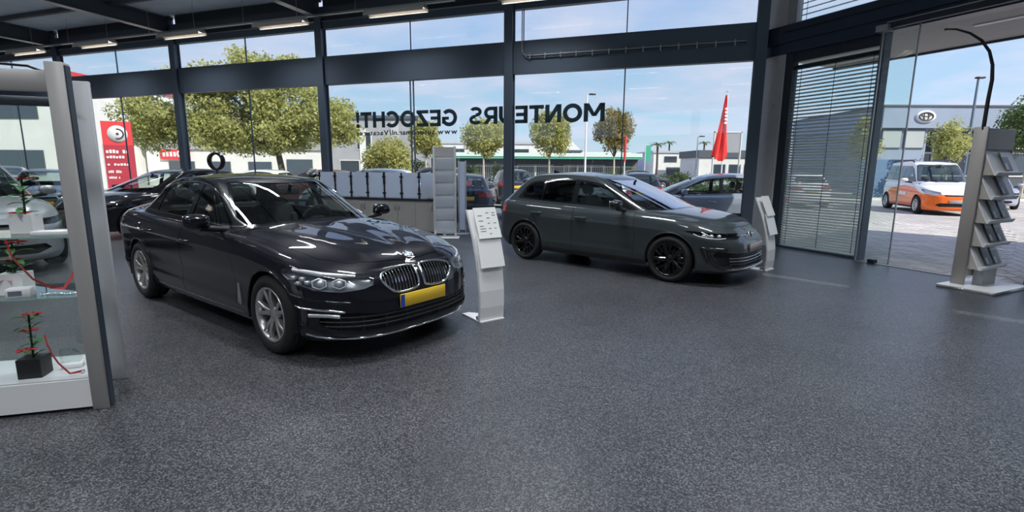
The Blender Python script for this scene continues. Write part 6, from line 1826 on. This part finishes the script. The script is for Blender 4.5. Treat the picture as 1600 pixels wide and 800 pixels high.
b = building('grey two-storey building with white stripe behind the letters ZOCHT', -14.5, -7.6, 41, 7, 5.4, M_BGREY, wins=((-13.8, -12.2, 0.3, 2.2), (-11.6, -10.0, 0.3, 2.2), (-9.6, -8.2, 0.3, 2.2), (-12.4, -11.2, 3.0, 4.4)))
MB().box(-1.1, -0.6, -0.08, 0.0, 0.3, 4.6).build('white_stripe', M_BWHITE, b); MB().box(1.4, 2.0, -0.06, 0.0, 0.2, 5.2).build('pale_stripe', M_LIGHTGREY, b)
b = building('long low hall with green and white fascia behind the young trees', -8.4, 12.2, 50, 9, 2.6, mat('dark_hall_wall', (0.14, 0.15, 0.16), 0.8), roof=M_BGREY, wins=((-7.5, -4.5, 0.5, 2.0), (-3.5, -0.5, 0.5, 2.0), (0.5, 4, 0.5, 2.0), (5.0, 9.0, 0.5, 2.0)))
MB().box(-10.4, 10.4, -1.2, 0, 2.55, 2.95).build('green_canopy', M_GREEN, b); MB().box(-10.4, 10.4, -1.26, -1.2, 2.75, 3.1).build('pale_fascia', M_PALEGREEN, b)
building('pale flat-roofed shed behind the green fascia hall', -9.5, 4.4, 64, 10, 4.6, M_BWHITE, roof=M_LIGHTGREY, wins=((-8, -6, 2.9, 4.0), (-4, -2, 2.9, 4.0), (0, 2, 2.9, 4.0)))
b = building('small gabled house behind the tree under letter N', 5.2, 8.2, 62, 6, 3.6, M_BGREY, wins=((6.2, 7.2, 3.0, 4.2),))
MB().prism([(-1.7, 3.6), (1.7, 3.6), (0, 5.3)], 'y', -0.1, 6).build('gable', M_BWHITE, b)
building('blue shed right of the green fascia hall', 8.6, 15.0, 66, 8, 3.5, mat('blue_shed', (0.12, 0.22, 0.50), 0.6), roof=M_BWHITE, wins=((9, 11, 1.4, 2.6), (12, 13.5, 1.4, 2.6)))
building('white villa with square windows beyond the hedge', 17.0, 24.0, 62, 8, 3.6, M_BWHITE, roof=M_LIGHTGREY, wins=((18.3, 19.8, 2.5, 3.2), (20.8, 22.2, 2.5, 3.2), (18.6, 20.6, 0.6, 1.9)))
building('white office pavilion with dark flat roof beyond the corner window', 19.6, 27.0, 54, 6, 2.9, M_BWHITE, roof=M_BDARK, wins=((21.2, 22.4, 0.5, 2.2), (22.8, 24.0, 0.5, 2.2), (24.4, 25.6, 0.5, 2.2)), roof_h=0.75)
b = thing('billboard_frame', 'tall empty grey billboard frame over the office pavilion', 'billboard', (21.0, 50.5, GZ), 0)
MB().box(-1.25, 1.25, 0, 0.15, 3.3, 5.2).build('board', M_BGREY, b); MB().box(-1.35, -1.25, -0.05, 0.2, 0, 5.3).build('post', M_BWHITE, b); MB().box(1.25, 1.35, -0.05, 0.2, 0, 5.3).build('post', M_BWHITE, b); MB().box(-1.35, 1.35, -0.05, 0.2, 5.2, 5.3).build('top_bar', M_BWHITE, b)
b = building('white low shop row behind the large tree', -28.5, -15.0, 40, 10, 2.9, M_BWHITE, roof=M_BGREY, wins=((-26.8, -24.8, 0.6, 2.0), (-23.4, -22.0, 0.6, 2.0), (-20.6, -18.8, 0.6, 2.0), (-17.6, -15.6, 0.6, 2.2)), roof_h=0.9)
sg = thing('shop_sign', 'red shop sign with white ring on the white shop row', 'sign', (-26.2, 39.9, GZ + 2.15), 0)
MB().box(-1.1, 1.1, -0.1, 0.1, 0, 0.75).build('sign_board', M_RED, sg); MB().lathe([(0.14, -0.13), (0.28, -0.13), (0.28, -0.1), (0.14, -0.1)], 'y', 20, Matrix.Translation((0.45, 0, 0.38)), closed=True).build('white_ring', M_WHITE, sg)
for k in range(4): MB().box(-0.9 + 0.28 * k, -0.72 + 0.28 * k, -0.12, -0.1, 0.2, 0.55).build('sign_glyph', M_WHITE, sg)
b = building('tall white building with red roof edge behind the display cabinet', -46, -29, 34, 12, 7.4, M_BWHITE, roof=M_RED, wins=((-43, -40, 4.6, 6.2), (-38.5, -35.5, 4.6, 6.2), (-34, -31, 4.6, 6.2), (-43, -40, 1.0, 2.6), (-38.5, -35.5, 1.0, 2.6), (-34, -31, 1.0, 2.6)))

# chain-link fence panels in front of the long hall
fn = thing('fence', 'grey mesh fence in front of the green fascia hall', 'fence', (3.0, 47.5, GZ), 0)
for k in range(12):
    x = -9.0 + 1.6 * k
    MB().cyl((x, 0, 0), (x, 0, 1.9), 0.04, 6).build('post', M_FENCE, fn)
    if k < 11:
        q = MB()
        for j in range(9): q.box(x + 0.02 + j * 0.175, x + 0.06 + j * 0.175, -0.01, 0.01, 0.05, 1.85)
        q.box(x, x + 1.6, -0.012, 0.012, 1.80, 1.86); q.box(x, x + 1.6, -0.012, 0.012, 0.10, 0.16)
        o = q.build('mesh_panel', M_FENCE, fn); o['kind'] = 'stuff'
# palms by the villa
for i, (x, y, h, lb) in enumerate(((16.0, 57, 4.2, 'palm standing left of the white villa'), (22.0, 72.5, 5.2, 'palm rising behind the white villa roof'), (26.9, 72.5, 5.2, 'palm rising behind the office pavilion roof'))):
    t = thing('palm_tree', lb, 'palm tree', (x, y, GZ), 0)
    MB().tube([(0, 0, 0), (0.05, 0, h * 0.5), (0, 0, h)], [0.16, 0.12, 0.12], 8).build('trunk', M_BARK, t)
    for k in range(14):
        a = k * 2 * PI / 14; leaf_blade(t, 'frond', (0, 0, h), (1.1 * math.cos(a), 1.1 * math.sin(a), h + 0.25 * math.sin(k * 2.3)), 0.13, M_LEAFC, 0.2, 5)

# dealer across the road
dl = thing('dealer_building', 'blue-grey car dealer building with white oval emblem across the road', 'building', (30.4, 36.2, GZ), -0.02)
MB().box(-4.6, 9.5, 0, 12, 4.60, 6.05).build('fascia', M_BBLUE, dl)
MB().box(-4.7, 9.6, -0.1, 12, 6.05, 6.15).build('roof_edge', M_BDARK, dl)
MB().box(-4.5, -1.2, 0.3, 12, 0, 4.60).build('wall', M_BBLUE, dl)
MB().box(-1.2, 9.4, 3.0, 12, 0, 4.55).build('glazed_front', M_BGLASS, dl)
for (a, b_) in ((-4.4, -3.0), (-2.8, -1.4)): 
    f = MB().box(a, b_, 0.22, 0.32, 3.2, 4.5).build('window', M_BDARK, dl); MB().box(a + 0.06, b_ - 0.06, 0.20, 0.22, 3.26, 4.44).build('pane', mat('pale_window', (0.42, 0.46, 0.46), 0.2), f)
for x in (-1.2, 1.4, 4.0, 6.6, 9.2): MB().box(x - 0.06, x + 0.06, 2.9, 3.0, 0, 4.55).build('front_mullion', M_BWHITE, dl)
for z in (1.3, 3.0): MB().box(-1.2, 9.4, 2.9, 3.0, z - 0.05, z + 0.05).build('front_transom', M_BWHITE, dl)
MB().box(2.2, 8.0, -0.1, 0.0, 3.2, 4.5).build('white_portal', M_BWHITE, dl); MB().box(2.4, 7.8, -0.12, -0.09, 3.3, 4.4).build('portal_glass', M_BGLASS, dl)
em = MB().lathe([(0.0, -0.10), (0.66, -0.10), (0.66, 0.0)], 'y', 40, Matrix.Translation((-1.75, 0, 5.36)) @ Matrix.Diagonal((1, 1, 0.62, 1))).build('emblem_plate', M_WHITE, dl)
def oval(rx, rz_, cx, cz, w):
    MB().tube([(cx + rx * math.cos(a), -0.115, cz + rz_ * math.sin(a)) for a in np.linspace(0, 2 * PI, 33)[:-1]], w, 6, True).build('emblem_oval', M_INK, em)
oval(0.47, 0.27, -1.75, 5.36, 0.045); oval(0.17, 0.27, -1.75, 5.36, 0.038); oval(0.33, 0.11, -1.75, 5.48, 0.038)
bl = thing('bollard', 'white bollard in front of the car dealer wall', 'bollard', (21.6, 27.5, GZ), 0)
MB().lathe([(0, 0), (0.16, 0), (0.16, 1.35), (0.10, 1.45), (0, 1.47)], 'z', 16).build('bollard_body', M_WHITE, bl); MB().lathe([(0.165, 0.9), (0.165, 1.1)], 'z', 16).build('band', M_ALU, bl)
tag(MB().box(-1.6, 1.6, 0, 0.4, 0, 2.3).build('garden_wall', mat('blue_wall', (0.12, 0.20, 0.33), 0.7), loc=(22.6, 31.0, GZ)), 'blue garden wall left of the car dealer across the road', 'wall')

# ---- parked cars outside
def P_(name, col, metal=0.4): return paint(name, col, metal)
def small(T, nm, label, loc, hd, sc=(1, 1, 1), res=0.4):
    o, _ = make_car(T, nm, label, 'car', (loc[0], loc[1], GZ), hd, res=res, group='parked cars outside'); o.scale = sc; return o
GEN = plain(HATCH, seat_mat=M_LEATHER, rear_glass=M_CARGLASS, front_glass=M_CARGLASS)
def g(**k): T = dict(GEN); T.update(k); return T
small(g(paint=P_('navy_paint', (0.03, 0.04, 0.07))), 'hatchback_car', 'dark blue hatchback seen from behind right of the white wire rack', (-1.75, 18.3), 1.68, (1, 0.98, 0.97), 0.5)
small(g(paint=P_('charcoal_paint', (0.035, 0.037, 0.045))), 'suv_car', 'charcoal SUV parked beyond, touching the middle column', (-0.35, 26.0), 1.75, (0.98, 1.0, 1.06))
small(g(paint=P_('ice_blue_paint', (0.40, 0.46, 0.55))), 'hatchback_car', 'pale blue hatchback whose roof shows over the grey hatchback', (0.5, 16.9), 3.22, (1, 1, 1.01), 0.5)
small(g(paint=P_('black_paint2', (0.012, 0.013, 0.016))), 'hatchback_car', 'black hatchback behind the grey hatchback windscreen', (5.3, 22.4), 1.45, (0.95, 0.95, 1.0))
small(g(paint=P_('silver_blue_paint', (0.36, 0.41, 0.50))), 'hatchback_car', 'silver-blue hatchback facing left beside the corner column', (3.75, 13.9), 2.95, (1.0, 0.95, 1.02), 0.55)
small(g(paint=P_('white_paint', (0.75, 0.76, 0.77), 0.0)), 'hatchback_car', 'white hatchback whose roof shows above the frosted panels', (-6.3, 17.4), 3.0, (1.0, 1, 1.06))
small(g(paint=P_('dark_grey_paint2', (0.05, 0.055, 0.06))), 'suv_car', 'dark SUV roof showing behind the white hatchback', (-5.2, 23.0), 3.1, (1.0, 1, 1.12))
small(g(paint=P_('red_brown_paint', (0.14, 0.05, 0.04))), 'hatchback_car', 'maroon hatchback roof seen over the saloon roof', (-9.6, 21.5), 2.9, (1.0, 1, 1.02))
small(g(paint=P_('white_paint', (0.75, 0.76, 0.77), 0.0)), 'hatchback_car', 'white hatchback parked before the shop row, behind the ring ornament', (-13.4, 24.0), 3.0, (1.0, 1, 1.0))
small(g(paint=P_('grey_blue_paint', (0.20, 0.24, 0.30))), 'hatchback_car', 'grey-blue hatchback beyond the silver car behind the cabinet', (-14.6, 15.8), -0.9, (1.0, 1, 1.0))
small(g(paint=P_('steel_paint', (0.12, 0.13, 0.15))), 'hatchback_car', 'dark steel hatchback farther off behind the display cabinet', (-19.5, 19.3), -0.9, (1.0, 1, 1.05))
M_ORANGE = paint('orange_wrap', (0.85, 0.16, 0.02), 0.0); M_VANWHITE = paint('van_white', (0.80, 0.80, 0.80), 0.0)
VANS = dict(VAN); VANS.update(paint=M_VANWHITE, seat_mat=M_LEATHER, rear_glass=M_CARGLASS, plate=M_PLATEGREY, two_tone=([(1.2, 0.0), (1.2, 0.70), (0.70, 0.70), (0.35, 0.72), (-0.3, 0.92), (-1.2, 0.98), (-2.2, 0.85), (-3.0, 0.55), (-3.3, 0.0)], M_ORANGE, 'orange_lower_body'))
o, B_ = make_car(VANS, 'van', 'orange and white delivery van parked outside the entrance door', 'van', (16.45, 19.25, GZ), -1.88, res=0.6)
o.scale = (1.07, 1.09, 1.10)
for sg_ in (1, -1):
    MB().tube([(-1.3, sg_ * 0.60, 1.80), (-1.5, sg_ * 0.60, 1.87), (-3.0, sg_ * 0.60, 1.87), (-3.15, sg_ * 0.60, 1.80)], 0.025, 6).build('roof_rail', M_BLACK, o)
    MB().box(-1.50, -0.85, sg_ * 0.884 - 0.012, sg_ * 0.884 + 0.012, 0.62, 0.74).build('side_print', M_WHITE, o)
small(g(paint=P_('white_paint', (0.75, 0.76, 0.77), 0.0)), 'hatchback_car', 'white hatchback tail showing left of the orange van', (13.5, 25.0), 1.35, (1.0, 1, 1.02), 0.5)
small(g(paint=P_('lilac_grey_paint', (0.42, 0.42, 0.50))), 'hatchback_car', 'pale grey hatchback just right of the orange van', (21.3, 22.6), -2.2, (1.0, 1, 1.0))
small(g(paint=P_('black_paint2', (0.012, 0.013, 0.016))), 'suv_car', 'black SUV before the shrubs left of the white villa', (11.9, 41.5), 0.1, (0.95, 1, 1.05), 0.35)
import OpenImageIO as oiio, sys, numpy as np
b=oiio.ImageBuf('/workdir/render_main.png'); a=b.get_pixels(oiio.UINT8)
def m(n,x,y,r=4): print(n,(x,y),a[y-r:y+r,x-r:x+r,:3].reshape(-1,3).mean(0).round())
for n,x,y in (('sky hi',450,30),('sky up R',680,20),('sky mid',480,75),('sky mid R',560,85),('sky lowR',690,100),('sky door',950,85),('sky low',570,140),('floor c',590,370),('floor near',500,490),('floor left',180,430),('floor far',700,320),('beam',430,60),('ceil',60,15),('pilaster',775,150),('cab post',75,200),('grey door',440,215),('pavement',930,225),('golf side',590,220),('bmw door',200,250),('tree',270,110)): m(n,x,y)
